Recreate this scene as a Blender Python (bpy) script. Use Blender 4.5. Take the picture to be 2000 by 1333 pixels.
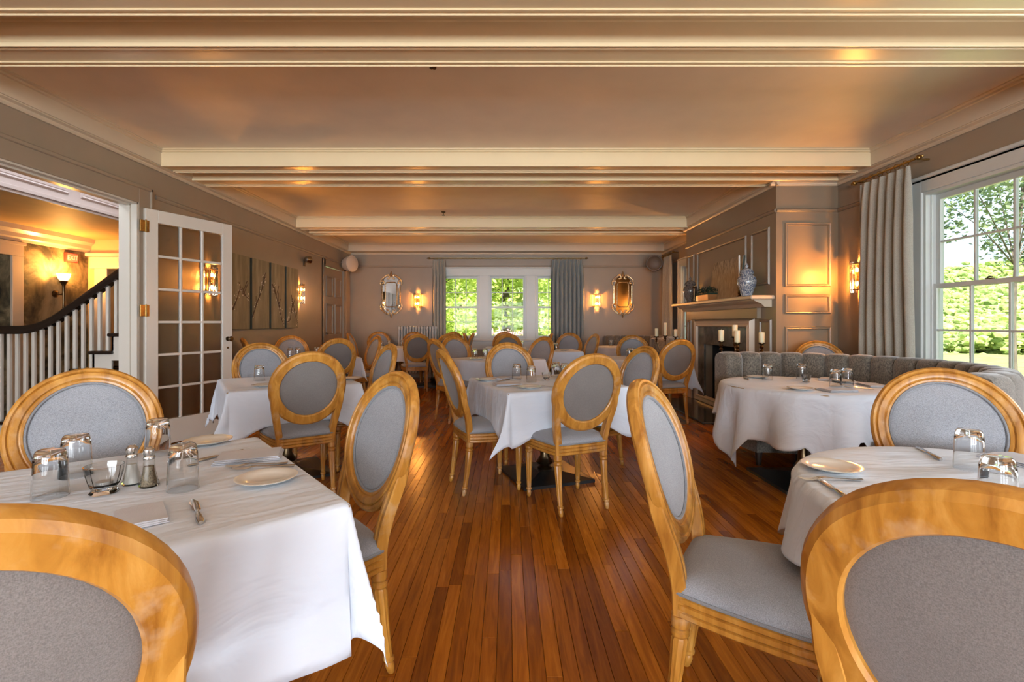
import bpy, math, random
from mathutils import Vector, Matrix, noise as mnoise

# ------------------------------------------------------------------ scene, camera, light
scene = bpy.context.scene
for o in list(bpy.data.objects):
    bpy.data.objects.remove(o)
COL = scene.collection
PI = math.pi
random.seed(7)

cam_d = bpy.data.cameras.new('camera')
cam_d.sensor_width = 36.0
cam_d.lens = 17.1
cam_d.shift_x = 0.0045
cam_d.shift_y = -0.0178
cam_d.clip_start = 0.05
cam_d.clip_end = 400
cam = bpy.data.objects.new('camera', cam_d)
cam.location = (0, 0, 1.22)
cam.rotation_euler = (PI/2, 0, 0)
COL.objects.link(cam)
scene.camera = cam

scene.view_settings.view_transform = 'Standard'
scene.view_settings.look = 'None'
scene.view_settings.exposure = 0.85
scene.view_settings.gamma = 1.0
scene.view_settings.use_curve_mapping = False
try:
    scene.cycles.use_denoising = True
    scene.cycles.max_bounces = 7
    scene.cycles.diffuse_bounces = 3
    scene.cycles.glossy_bounces = 3
    scene.cycles.transmission_bounces = 6
    scene.cycles.transparent_max_bounces = 16
    scene.cycles.sample_clamp_indirect = 6.0
    scene.cycles.use_adaptive_sampling = True
    scene.cycles.adaptive_threshold = 0.06
    scene.cycles.adaptive_min_samples = 16
    scene.cycles.caustics_reflective = False
    scene.cycles.caustics_refractive = True
    scene.cycles.blur_glossy = 0.5
except Exception:
    pass

# sky: bright hazy white-blue, the same all round
world = bpy.data.worlds.new('sky')
scene.world = world
world.use_nodes = True
wn = world.node_tree
wn.nodes.clear()
w_out = wn.nodes.new('ShaderNodeOutputWorld')
w_bg = wn.nodes.new('ShaderNodeBackground')
w_bg.inputs['Strength'].default_value = 1.1
w_tc = wn.nodes.new('ShaderNodeTexCoord')
w_nz = wn.nodes.new('ShaderNodeTexNoise')
w_nz.inputs['Scale'].default_value = 3.0
w_nz.inputs['Detail'].default_value = 5.0
w_rp = wn.nodes.new('ShaderNodeValToRGB')
w_rp.color_ramp.elements[0].position = 0.40
w_rp.color_ramp.elements[0].color = (0.62, 0.80, 1.0, 1)
w_rp.color_ramp.elements[1].position = 0.62
w_rp.color_ramp.elements[1].color = (0.92, 0.96, 1.0, 1)
wn.links.new(w_tc.outputs['Generated'], w_nz.inputs['Vector'])
wn.links.new(w_nz.outputs['Fac'], w_rp.inputs['Fac'])
wn.links.new(w_rp.outputs['Color'], w_bg.inputs['Color'])
wn.links.new(w_bg.outputs['Background'], w_out.inputs['Surface'])

def lamp(name, kind, energy, color, loc, rot=(0, 0, 0), **kw):
    d = bpy.data.lights.new(name, kind)
    d.energy = energy
    d.color = color
    for k, v in kw.items():
        setattr(d, k, v)
    o = bpy.data.objects.new(name, d)
    o.location = loc
    o.rotation_euler = rot
    COL.objects.link(o)
    return o

sun = lamp('sun', 'SUN', 11.0, (1.0, 0.95, 0.84), (0, 0, 20), (math.radians(38), 0, math.radians(-18)))
sun.data.angle = math.radians(1.0)

# room geometry
XL, XR, XRF = -3.52, 3.69, 3.47        # left wall, right wall, right wall past the chimney
YB, YF = 10.90, -6.00                  # back wall, wall behind the camera
ZC, ZB = 2.955, 2.79                   # ceiling, underside of the beams
BX, BY0, BY1 = 3.00, 5.43, 8.15        # chimney breast face and its two ends
DAY = (0.82, 0.91, 1.0)
# daylight entering by the windows behind the camera and beside it
def window_light(name, loc, rot, w, h, e):
    o = lamp(name, 'AREA', e, DAY, loc, rot, shape='RECTANGLE', size=w, size_y=h)
    return o
for x in (-2.2, 0.1, 2.4):
    window_light('daylight_front_window', (x, YF-0.30, 1.50), (PI/2, 0, 0), 1.9, 2.0, 225)
for y in (-0.9, 1.75):
    window_light('daylight_side_window', (XR+0.32, y, 1.55), (PI/2, 0, PI/2), 1.1, 1.7, 32)
# added daylight fill for the stair hall; no entrance door is built
window_light('hall_fill_light', (-5.3, -2.2, 1.55), (PI/2, 0, 0), 1.1, 1.9, 30)
# unseen fill added to brighten the gallery side; the ceiling has no rooflight
window_light('gallery_fill_light', (-4.15, 4.2, 2.94), (0, math.radians(-20), 0), 0.6, 3.2, 26)
# sky portals where the windows are in view
for (loc, rot, w, h) in (((0, YB+0.2, 1.58), (-PI/2, 0, 0), 3.0, 1.6),
                         ((XR+0.2, 3.78, 1.55), (PI/2, 0, PI/2), 1.1, 1.75),
                         ((XRF+0.2, 9.35, 1.55), (PI/2, 0, PI/2), 0.8, 1.75)):
    p = lamp('sky_portal', 'AREA', 1, (1, 1, 1), loc, rot, shape='RECTANGLE', size=w, size_y=h)
    p.data.cycles.is_portal = True

# ------------------------------------------------------------------ materials
MATS = {}
def new_mat(name):
    m = bpy.data.materials.new(name)
    m.use_nodes = True
    nt = m.node_tree
    b = nt.nodes['Principled BSDF']
    MATS[name] = m
    return m, nt, b
def N(nt, t, **kw):
    n = nt.nodes.new(t)
    for k, v in kw.items():
        setattr(n, k, v)
    return n
def coords(nt, which='Object', scale=(1, 1, 1), rot=(0, 0, 0)):
    tc = N(nt, 'ShaderNodeTexCoord')
    mp = N(nt, 'ShaderNodeMapping')
    mp.inputs['Scale'].default_value = scale
    mp.inputs['Rotation'].default_value = rot
    nt.links.new(tc.outputs[which], mp.inputs['Vector'])
    return mp.outputs['Vector']
def noise(nt, vec, scale, detail=3.0, rough=0.5, dist=0.0):
    n = N(nt, 'ShaderNodeTexNoise')
    n.inputs['Scale'].default_value = scale
    n.inputs['Detail'].default_value = detail
    n.inputs['Roughness'].default_value = rough
    n.inputs['Distortion'].default_value = dist
    if vec is not None:
        nt.links.new(vec, n.inputs['Vector'])
    return n.outputs['Fac']
def ramp(nt, fac, stops):
    r = N(nt, 'ShaderNodeValToRGB')
    cr = r.color_ramp
    while len(cr.elements) < len(stops):
        cr.elements.new(0.5)
    for e, (p, c) in zip(cr.elements, stops):
        e.position = p
        e.color = (c[0], c[1], c[2], 1)
    nt.links.new(fac, r.inputs['Fac'])
    return r.outputs['Color']
def bump(nt, b, height, strength=0.2, dist=0.01):
    n = N(nt, 'ShaderNodeBump')
    n.inputs['Strength'].default_value = strength
    n.inputs['Distance'].default_value = dist
    nt.links.new(height, n.inputs['Height'])
    nt.links.new(n.outputs['Normal'], b.inputs['Normal'])
    return n
def mixc(nt, fac, a, b_):
    m = N(nt, 'ShaderNodeMix', data_type='RGBA')
    for key, v in ((0, fac), (6, a), (7, b_)):
        if hasattr(v, 'links') or hasattr(v, 'node'):
            nt.links.new(v, m.inputs[key])
        elif isinstance(v, (int, float)):
            m.inputs[key].default_value = v
        else:
            m.inputs[key].default_value = (v[0], v[1], v[2], 1)
    return m.outputs[2]
def plain(name, col, rough=0.5, metal=0.0, spec=0.5, var=0.06, vscale=4.0, bmp=0.0, bscale=80.0, coat=0.0):
    m, nt, b = new_mat(name)
    v = coords(nt)
    c2 = tuple(max(0.0, c*(1-var*2)) for c in col)
    nt.links.new(ramp(nt, noise(nt, v, vscale, 4), [(0.3, c2), (0.7, col)]), b.inputs['Base Color'])
    b.inputs['Roughness'].default_value = rough
    b.inputs['Metallic'].default_value = metal
    b.inputs['Specular IOR Level'].default_value = spec
    b.inputs['Coat Weight'].default_value = coat
    if bmp:
        bump(nt, b, noise(nt, v, bscale, 3), bmp, 0.004)
    return m

plain('wall_paint', (0.315, 0.245, 0.178), 0.42, var=0.03, bmp=0.05)
plain('wall_panel_paint', (0.255, 0.19, 0.128), 0.34, var=0.03)
plain('trim_paint', (0.60, 0.49, 0.36), 0.30, var=0.02)
plain('beam_paint', (0.80, 0.63, 0.39), 0.27, var=0.02)
plain('ceiling_paint', (0.88, 0.73, 0.57), 0.5, var=0.03)
plain('white_gloss', (0.62, 0.57, 0.495), 0.28, var=0.02)
plain('window_paint', (0.60, 0.62, 0.60), 0.35, var=0.02)
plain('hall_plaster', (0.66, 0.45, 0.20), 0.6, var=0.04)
plain('pink_panel', (0.62, 0.50, 0.47), 0.4, var=0.02)
plain('dark_handrail', (0.018, 0.010, 0.007), 0.22, var=0.1, coat=0.3)
plain('black_iron', (0.012, 0.011, 0.011), 0.42, metal=0.4)
plain('black_base', (0.012, 0.013, 0.014), 0.35)
plain('brass', (0.62, 0.40, 0.13), 0.26, metal=1.0)
plain('aged_brass', (0.45, 0.28, 0.09), 0.32, metal=1.0, var=0.2, vscale=60)
plain('old_bronze', (0.16, 0.11, 0.06), 0.32, metal=1.0)
plain('silver', (0.72, 0.70, 0.67), 0.16, metal=1.0)
plain('chrome_grey', (0.5, 0.49, 0.47), 0.22, metal=1.0)
plain('china', (0.80, 0.77, 0.70), 0.14, var=0.02, coat=0.4)
plain('napkin_linen', (0.60, 0.60, 0.64), 0.85, bmp=0.15, bscale=300)
plain('radiator_paint', (0.55, 0.56, 0.55), 0.35)
plain('speaker_white', (0.58, 0.50, 0.42), 0.5)
plain('speaker_dark', (0.10, 0.075, 0.055), 0.5)
plain('candle_wax', (0.83, 0.71, 0.46), 0.45, var=0.04)
MATS['candle_wax'].node_tree.nodes['Principled BSDF'].inputs['Subsurface Weight'].default_value = 0.25
plain('white_taper', (0.82, 0.80, 0.74), 0.4)
plain('soot', (0.012, 0.011, 0.010), 0.9, var=0.3)
plain('dark_wood', (0.030, 0.018, 0.012), 0.35)
plain('plywood', (0.35, 0.24, 0.13), 0.6)
plain('copper_pot', (0.70, 0.36, 0.14), 0.3, metal=0.8)
plain('galvanised', (0.55, 0.54, 0.52), 0.35, metal=0.9)
plain('moss_green', (0.030, 0.065, 0.035), 0.9, var=0.35, vscale=40)
plain('bark', (0.16, 0.13, 0.10), 0.9, var=0.3, bmp=0.5, bscale=30)
plain('lawn', (0.26, 0.30, 0.10), 0.95, var=0.3, vscale=2)
plain('sign_red', (0.62, 0.03, 0.02), 0.35)
plain('salt_white', (0.75, 0.74, 0.72), 0.6)
plain('peppercorn', (0.30, 0.23, 0.15), 0.7, var=0.4, vscale=250)
plain('hearth_edge', (0.06, 0.06, 0.055), 0.3)

# chair wood: pale washed oak with streaks
def wood(name, c0, c1, c2, rough, sc=(26, 26, 2.2), wash=0.5):
    m, nt, b = new_mat(name)
    v = coords(nt, 'Object', sc)
    oi = N(nt, 'ShaderNodeObjectInfo')
    ad = N(nt, 'ShaderNodeVectorMath', operation='ADD')
    nt.links.new(v, ad.inputs[0])
    nt.links.new(oi.outputs['Random'], ad.inputs[1])
    g = noise(nt, ad.outputs[0], 1.0, 6, 0.6, 0.6)
    base = ramp(nt, g, [(0.30, c0), (0.52, c1), (0.72, c2)])
    v2 = coords(nt, 'Object', (1, 1, 1))
    w = noise(nt, v2, 7.0, 5, 0.65)
    wf = N(nt, 'ShaderNodeMapRange')
    wf.inputs['From Min'].default_value = 0.56
    wf.inputs['From Max'].default_value = 0.72
    wf.inputs['To Max'].default_value = wash
    nt.links.new(w, wf.inputs['Value'])
    nt.links.new(mixc(nt, wf.outputs[0], base, (0.66, 0.55, 0.40)), b.inputs['Base Color'])
    b.inputs['Roughness'].default_value = rough
    bump(nt, b, g, 0.10, 0.003)
    return m
wood('chair_oak', (0.27, 0.100, 0.013), (0.45, 0.200, 0.031), (0.57, 0.290, 0.064), 0.34, wash=0.34)

# grey woven upholstery
def weave(name, ca, cb, sc=620, rough=0.9, sheen=0.25, big=5):
    m, nt, b = new_mat(name)
    v = coords(nt, 'Object', (sc, sc, sc*0.35))
    v2 = coords(nt, 'Object', (sc*0.35, sc, sc))
    a1 = noise(nt, v, 1.0, 2)
    a2 = noise(nt, v2, 1.0, 2)
    mx = N(nt, 'ShaderNodeMath', operation='ADD')
    nt.links.new(a1, mx.inputs[0]); nt.links.new(a2, mx.inputs[1])
    hf = N(nt, 'ShaderNodeMath', operation='MULTIPLY')
    nt.links.new(mx.outputs[0], hf.inputs[0]); hf.inputs[1].default_value = 0.5
    c = ramp(nt, hf.outputs[0], [(0.38, ca), (0.62, cb)])
    big_n = noise(nt, coords(nt), big, 3)
    bc = ramp(nt, big_n, [(0.3, (0.86, 0.86, 0.86)), (0.7, (1.05, 1.05, 1.05))])
    mm = N(nt, 'ShaderNodeMix', data_type='RGBA', blend_type='MULTIPLY')
    mm.inputs[0].default_value = 1.0
    nt.links.new(c, mm.inputs[6]); nt.links.new(bc, mm.inputs[7])
    nt.links.new(mm.outputs[2], b.inputs['Base Color'])
    b.inputs['Roughness'].default_value = rough
    b.inputs['Sheen Weight'].default_value = sheen
    bump(nt, b, hf.outputs[0], 0.25, 0.001)
    return m
weave('grey_linen', (0.190, 0.198, 0.222), (0.335, 0.348, 0.378))
weave('grey_linen_back', (0.125, 0.110, 0.100), (0.195, 0.175, 0.162), sc=760, big=4)
weave('grey_piping', (0.15, 0.155, 0.17), (0.25, 0.255, 0.27))
weave('chenille', (0.055, 0.045, 0.034), (0.215, 0.182, 0.142), sc=150, rough=0.75, sheen=0.5, big=9)
weave('curtain_linen', (0.33, 0.31, 0.26), (0.46, 0.44, 0.375), sc=300, sheen=0.1, big=3)
weave('curtain_blue', (0.22, 0.245, 0.245), (0.32, 0.345, 0.34), sc=300, sheen=0.1, big=3)

# white table linen with pressed creases
m, nt, b = new_mat('table_linen')
v = coords(nt)
nt.links.new(ramp(nt, noise(nt, v, 3.0, 4), [(0.3, (0.60, 0.66, 0.755)), (0.7, (0.67, 0.725, 0.81))]), b.inputs['Base Color'])
b.inputs['Roughness'].default_value = 0.7
b.inputs['Sheen Weight'].default_value = 0.15
wv = noise(nt, coords(nt, 'Object', (2.2, 9, 5), (0, 0, 0.5)), 1.6, 3, 0.5, 0.8)
bump(nt, b, wv, 0.40, 0.03)

# oak strip floor: per-plank tone from a stored attribute
m, nt, b = new_mat('oak_strip')
at = N(nt, 'ShaderNodeAttribute', attribute_name='tone')
v = coords(nt, 'Object', (38, 2.6, 38))
ad = N(nt, 'ShaderNodeVectorMath', operation='ADD')
nt.links.new(v, ad.inputs[0])
sc = N(nt, 'ShaderNodeVectorMath', operation='SCALE'); sc.inputs['Scale'].default_value = 57.0
nt.links.new(at.outputs['Color'], sc.inputs[0]); nt.links.new(sc.outputs[0], ad.inputs[1])
g = noise(nt, ad.outputs[0], 1.0, 6, 0.6, 1.2)
gc = ramp(nt, g, [(0.25, (0.225, 0.056, 0.004)), (0.55, (0.400, 0.116, 0.007)), (0.8, (0.540, 0.182, 0.015))])
tone = ramp(nt, at.outputs['Fac'], [(0.0, (0.50, 0.42, 0.40)), (0.2, (0.75, 0.70, 0.66)), (0.75, (1.0, 1.0, 1.0)), (1.0, (1.28, 1.36, 1.4))])
mm = N(nt, 'ShaderNodeMix', data_type='RGBA', blend_type='MULTIPLY'); mm.inputs[0].default_value = 1.0
nt.links.new(gc, mm.inputs[6]); nt.links.new(tone, mm.inputs[7])
nt.links.new(mm.outputs[2], b.inputs['Base Color'])
rr = N(nt, 'ShaderNodeMapRange'); rr.inputs['To Min'].default_value = 0.17; rr.inputs['To Max'].default_value = 0.30
nt.links.new(noise(nt, coords(nt), 5.0, 4), rr.inputs['Value'])
nt.links.new(rr.outputs[0], b.inputs['Roughness'])
b.inputs['Specular IOR Level'].default_value = 0.42
bump(nt, b, g, 0.06, 0.002)

# glass
def glass(name, col=(1, 1, 1), rough=0.0, ior=1.47):
    m, nt, b = new_mat(name)
    b.inputs['Base Color'].default_value = (*col, 1)
    b.inputs['Roughness'].default_value = rough
    b.inputs['IOR'].default_value = ior
    b.inputs['Transmission Weight'].default_value = 1.0
    return m
glass('tumbler_glass', (0.98, 0.985, 0.98))
def thin_glass(name, tint=(1, 1, 1), refl=(1, 1, 1), blend=0.10, rough=0.0):
    m, nt, b = new_mat(name)
    nt.nodes.remove(b)
    out = nt.nodes['Material Output']
    tr = N(nt, 'ShaderNodeBsdfTransparent'); tr.inputs['Color'].default_value = (*tint, 1)
    gl = N(nt, 'ShaderNodeBsdfGlossy'); gl.inputs['Roughness'].default_value = rough
    gl.inputs['Color'].default_value = (*refl, 1)
    lw = N(nt, 'ShaderNodeLayerWeight'); lw.inputs['Blend'].default_value = blend
    mx = N(nt, 'ShaderNodeMixShader')
    nt.links.new(lw.outputs['Fresnel'], mx.inputs[0])
    nt.links.new(tr.outputs[0], mx.inputs[1]); nt.links.new(gl.outputs[0], mx.inputs[2])
    nt.links.new(mx.outputs[0], out.inputs['Surface'])
    return m
thin_glass('window_glass', (0.97, 0.99, 0.98), blend=0.12)
thin_glass('door_glass', (0.90, 0.89, 0.87), blend=0.22, rough=0.04)
thin_glass('crystal', (1.0, 0.93, 0.80), blend=0.45, rough=0.05)
thin_glass('shaker_glass', (0.95, 0.96, 0.95), blend=0.14, rough=0.02)
thin_glass('cut_glass', (0.88, 0.89, 0.88), blend=0.55, rough=0.06)
m, nt, b = new_mat('mirror_glass')
b.inputs['Base Color'].default_value = (0.80, 0.78, 0.74, 1); b.inputs['Metallic'].default_value = 1; b.inputs['Roughness'].default_value = 0.03
def emit(name, col, s):
    m, nt, b = new_mat(name)
    b.inputs['Base Color'].default_value = (*col, 1)
    b.inputs['Emission Color'].default_value = (*col, 1)
    b.inputs['Emission Strength'].default_value = s
    return m
emit('warm_bulb', (1.0, 0.62, 0.22), 26)
emit('lit_shade', (1.0, 0.66, 0.26), 3.0)
emit('exit_glow', (1.0, 0.10, 0.05), 0.7)

# mirror frame gilt, mottled darker and paler
m, nt, b = new_mat('gilt')
nt.links.new(ramp(nt, noise(nt, coords(nt), 45, 4), [(0.35, (0.36, 0.21, 0.08)), (0.65, (0.80, 0.62, 0.38))]), b.inputs['Base Color'])
b.inputs['Metallic'].default_value = 0.85; b.inputs['Roughness'].default_value = 0.30

# blue and white porcelain
m, nt, b = new_mat('blue_white_porcelain')
nt.links.new(ramp(nt, noise(nt, coords(nt), 42, 4, 0.65, 1.2), [(0.42, (0.58, 0.58, 0.55)), (0.48, (0.03, 0.05, 0.11)), (0.54, (0.10, 0.13, 0.20)), (0.60, (0.55, 0.56, 0.54))]), b.inputs['Base Color'])
b.inputs['Roughness'].default_value = 0.15
m, nt, b = new_mat('dark_porcelain')
v = coords(nt)
nt.links.new(ramp(nt, noise(nt, v, 55, 5, 0.7), [(0.40, (0.04, 0.035, 0.035)), (0.52, (0.20, 0.16, 0.13)), (0.60, (0.05, 0.05, 0.07)), (0.70, (0.45, 0.40, 0.34))]), b.inputs['Base Color'])
b.inputs['Roughness'].default_value = 0.18

# slate of the fireplace
m, nt, b = new_mat('slate')
v = coords(nt)
nt.links.new(ramp(nt, noise(nt, v, 6, 7, 0.6), [(0.3, (0.050, 0.050, 0.045)), (0.55, (0.12, 0.115, 0.10)), (0.75, (0.20, 0.18, 0.15))]), b.inputs['Base Color'])
b.inputs['Roughness'].default_value = 0.12
# canvases
m, nt, b = new_mat('blossom_canvas')
v = coords(nt, 'Object', (9, 9, 1.6))
nt.links.new(ramp(nt, noise(nt, v, 1.0, 6, 0.6), [(0.3, (0.13, 0.11, 0.07)), (0.55, (0.235, 0.205, 0.14)), (0.75, (0.36, 0.32, 0.23))]), b.inputs['Base Color'])
b.inputs['Roughness'].default_value = 0.6
plain('canvas_edge', (0.045, 0.055, 0.040), 0.6)
plain('painted_branch', (0.09, 0.05, 0.03), 0.7)
plain('painted_blossom', (0.72, 0.66, 0.58), 0.7)
m, nt, b = new_mat('meadow_canvas')
tc = N(nt, 'ShaderNodeTexCoord'); sx = N(nt, 'ShaderNodeSeparateXYZ'); nt.links.new(tc.outputs['Object'], sx.inputs[0])
v = coords(nt, 'Object', (40, 40, 9))
nz = noise(nt, v, 1.0, 6, 0.7)
top = ramp(nt, nz, [(0.38, (0.07, 0.05, 0.03)), (0.58, (0.46, 0.37, 0.26))])
low = ramp(nt, nz, [(0.30, (0.26, 0.17, 0.08)), (0.65, (0.46, 0.34, 0.20))])
mr = N(nt, 'ShaderNodeMapRange'); mr.inputs['From Min'].default_value = 0.30; mr.inputs['From Max'].default_value = 0.50
nt.links.new(sx.outputs['Z'], mr.inputs['Value'])
nt.links.new(mixc(nt, mr.outputs[0], low, top), b.inputs['Base Color'])
b.inputs['Roughness'].default_value = 0.7
# mural wallpaper
m, nt, b = new_mat('mural_paper')
v = coords(nt, 'Object', (1, 1, 1))
n1 = noise(nt, v, 2.6, 8, 0.62, 0.8)
nt.links.new(ramp(nt, n1, [(0.36, (0.025, 0.022, 0.014)), (0.47, (0.12, 0.09, 0.045)), (0.56, (0.28, 0.21, 0.11)), (0.70, (0.42, 0.33, 0.19))]), b.inputs['Base Color'])
b.inputs['Roughness'].default_value = 0.7
# leaves
def leaf_mat(name, a, c, d):
    m, nt, b = new_mat(name)
    g = N(nt, 'ShaderNodeNewGeometry')
    col = ramp(nt, g.outputs['Random Per Island'], [(0.0, a), (0.5, c), (1.0, d)])
    nt.links.new(col, b.inputs['Base Color'])
    b.inputs['Roughness'].default_value = 0.6
    b.inputs['Subsurface Weight'].default_value = 0.0
    out = nt.nodes['Material Output']
    tl = N(nt, 'ShaderNodeBsdfTranslucent'); nt.links.new(col, tl.inputs['Color'])
    mx = N(nt, 'ShaderNodeMixShader'); mx.inputs[0].default_value = 0.45
    nt.links.new(b.outputs[0], mx.inputs[1]); nt.links.new(tl.outputs[0], mx.inputs[2])
    nt.links.new(mx.outputs[0], out.inputs['Surface'])
    return m
leaf_mat('spring_leaves', (0.30, 0.42, 0.08), (0.55, 0.66, 0.16), (0.74, 0.80, 0.28))
leaf_mat('deep_leaves', (0.16, 0.28, 0.09), (0.32, 0.46, 0.14), (0.52, 0.62, 0.20))
leaf_mat('canopy_green', (0.22, 0.32, 0.10), (0.42, 0.52, 0.18), (0.64, 0.70, 0.28))
leaf_mat('olive_leaves', (0.05, 0.09, 0.05), (0.12, 0.17, 0.08), (0.22, 0.28, 0.12))
leaf_mat('pink_petals', (0.75, 0.30, 0.34), (0.85, 0.55, 0.55), (0.90, 0.75, 0.72))
m, nt, b = new_mat('forest_hill')
v = coords(nt)
nt.links.new(ramp(nt, noise(nt, v, 0.75, 9, 0.72), [(0.34, (0.07, 0.14, 0.05)), (0.5, (0.26, 0.36, 0.12)), (0.66, (0.50, 0.58, 0.22))]), b.inputs['Base Color'])
b.inputs['Roughness'].default_value = 0.95

# ------------------------------------------------------------------ mesh helpers
class MB:
    """collects shapes, then links them as ONE mesh object"""
    def __init__(self):
        self.v, self.f, self.s = [], [], []
        self.M = None
    def _add(self, vs, fs, smooth=False):
        o = len(self.v)
        if self.M is not None:
            vs = [self.M @ Vector(p) for p in vs]
        self.v.extend([tuple(p) for p in vs])
        for f in fs:
            self.f.append([i+o for i in f])
            self.s.append(smooth)
        return self
    def box(self, a, b, bev=0.0):
        x0, y0, z0 = min(a[0], b[0]), min(a[1], b[1]), min(a[2], b[2])
        x1, y1, z1 = max(a[0], b[0]), max(a[1], b[1]), max(a[2], b[2])
        if bev <= 0:
            vs = [(x0,y0,z0),(x1,y0,z0),(x1,y1,z0),(x0,y1,z0),(x0,y0,z1),(x1,y0,z1),(x1,y1,z1),(x0,y1,z1)]
            return self._add(vs, [(3,2,1,0),(4,5,6,7),(0,1,5,4),(1,2,6,5),(2,3,7,6),(3,0,4,7)])
        bev = min(bev, (x1-x0)*.49, (y1-y0)*.49, (z1-z0)*.49)
        X, Y, Z = (x0, x1), (y0, y1), (z0, z1)
        vs, idx = [], {}
        for i in (0, 1):
            for j in (0, 1):
                for k in (0, 1):
                    sx, sy, sz = (bev if i == 0 else -bev), (bev if j == 0 else -bev), (bev if k == 0 else -bev)
                    for ax in range(3):
                        p = [X[i]+sx, Y[j]+sy, Z[k]+sz]
                        p[ax] = (X[i], Y[j], Z[k])[ax]
                        idx[(i, j, k, ax)] = len(vs)
                        vs.append(tuple(p))
        fs = []
        for i in (0, 1):
            q = [idx[(i,0,0,0)], idx[(i,1,0,0)], idx[(i,1,1,0)], idx[(i,0,1,0)]]
            fs.append(q if i else q[::-1])
            q = [idx[(0,i,0,1)], idx[(0,i,1,1)], idx[(1,i,1,1)], idx[(1,i,0,1)]]
            fs.append(q if i else q[::-1])
            q = [idx[(0,0,i,2)], idx[(1,0,i,2)], idx[(1,1,i,2)], idx[(0,1,i,2)]]
            fs.append(q if i else q[::-1])
        for i in (0, 1):
            for j in (0, 1):
                q = [idx[(i,j,0,0)], idx[(i,j,1,0)], idx[(i,j,1,1)], idx[(i,j,0,1)]]
                fs.append(q if (i == j) else q[::-1])
                q = [idx[(i,0,j,0)], idx[(i,1,j,0)], idx[(i,1,j,2)], idx[(i,0,j,2)]]
                fs.append(q[::-1] if (i == j) else q)
                q = [idx[(0,i,j,1)], idx[(1,i,j,1)], idx[(1,i,j,2)], idx[(0,i,j,2)]]
                fs.append(q if (i == j) else q[::-1])
        for i in (0, 1):
            for j in (0, 1):
                for k in (0, 1):
                    t = [idx[(i,j,k,0)], idx[(i,j,k,1)], idx[(i,j,k,2)]]
                    fs.append(t if (i+j+k) % 2 == 1 else t[::-1])
        return self._add(vs, fs)
    def loft(self, rings, closed=True, cap0=True, cap1=True, smooth=True):
        n = len(rings[0]); vs = [p for r in rings for p in r]; fs = []
        for r in range(len(rings)-1):
            for i in range(n if closed else n-1):
                j = (i+1) % n
                fs.append((r*n+i, r*n+j, (r+1)*n+j, (r+1)*n+i))
        if cap0: fs.append(tuple(range(n))[::-1])
        if cap1: fs.append(tuple(range((len(rings)-1)*n, len(rings)*n)))
        return self._add(vs, fs, smooth)
    def lathe(self, prof, seg=24, c=(0, 0, 0), flute=None, cap=True, smooth=True):
        """prof: (radius, z) from bottom to top"""
        rings = []
        for r, z in prof:
            ring = []
            for i in range(seg):
                t = 2*PI*i/seg
                rr = r
                if flute and flute[0] < z < flute[1]:
                    rr = r*(1-flute[2]*(i % 2))
                ring.append((c[0]+rr*math.cos(t), c[1]+rr*math.sin(t), c[2]+z))
            rings.append(ring)
        return self.loft(rings, True, cap, cap, smooth)
    def sweep(self, path, sec, closed=False, up=(0, 0, 1), smooth=True, scale=None):
        """sec: list of (side, up) offsets"""
        P_ = [Vector(p) for p in path]; n = len(P_); rings = []
        up = Vector(up)
        for i in range(n):
            if closed: t = P_[(i+1) % n]-P_[i-1]
            else: t = P_[min(i+1, n-1)]-P_[max(i-1, 0)]
            t.normalize()
            s = t.cross(up)
            if s.length < 1e-5: s = Vector((1, 0, 0))
            s.normalize(); u = s.cross(t)
            k = scale[i] if scale else 1.0
            rings.append([tuple(P_[i]+s*(a*k)+u*(b_*k)) for a, b_ in sec])
        if closed: rings.append(rings[0])
        return self.loft(rings, True, not closed, not closed, smooth)
    def tube(self, path, r, seg=8, closed=False, scale=None, up=(0.13, 0.21, 0.97)):
        sec = [(r*math.cos(2*PI*i/seg), r*math.sin(2*PI*i/seg)) for i in range(seg)]
        return self.sweep(path, sec, closed, up, True, scale)
    def prism(self, poly, z0, z1, smooth=False):
        return self.loft([[(x, y, z0) for x, y in poly], [(x, y, z1) for x, y in poly]], True, True, True, smooth)
    def sphere(self, c, r, seg=12, rings=8, sc=(1, 1, 1)):
        pr = [(max(1e-4, r*math.sin(PI*i/rings)), -r*math.cos(PI*i/rings)) for i in range(rings+1)]
        rr = [[(c[0]+q*math.cos(2*PI*i/seg)*sc[0], c[1]+q*math.sin(2*PI*i/seg)*sc[1], c[2]+z*sc[2]) for i in range(seg)] for q, z in pr]
        return self.loft(rr)
    def mesh(self, name, sharp=35):
        me = bpy.data.meshes.new(name)
        me.from_pydata(self.v, [], self.f)
        me.polygons.foreach_set('use_smooth', self.s)
        if any(self.s): me.set_sharp_from_angle(angle=math.radians(sharp))
        me.update()
        return me
    def build(self, name, mat, parent=None, loc=(0, 0, 0), rz=0.0, sharp=35):
        me = self.mesh(name, sharp)
        me.materials.append(MATS[mat])
        return link(name, me, parent, loc, rz)
def link(name, data, parent=None, loc=(0, 0, 0), rz=0.0):
    o = bpy.data.objects.new(name, data)
    o.location = loc; o.rotation_euler = (0, 0, rz)
    COL.objects.link(o)
    if parent is not None: o.parent = parent
    return o
def tag(o, label, cat=None, group=None, kind=None):
    o['label'] = label
    if cat: o['category'] = cat
    if group: o['group'] = group
    if kind: o['kind'] = kind
    return o
def thing(name, label, cat, loc=(0, 0, 0), rz=0.0, group=None, kind=None):
    o = link(name, None, None, loc, rz)
    o.empty_display_size = 0.05
    return tag(o, label, cat, group, kind)
def part(name, mat, parent, a, b_, bev=0.0):
    return MB().box(a, b_, bev).build(name, mat, parent)
def copy_tree(o, parent=None):
    c = o.copy(); COL.objects.link(c); c.parent = parent
    for ch in o.children: copy_tree(ch, c)
    return c
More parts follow.
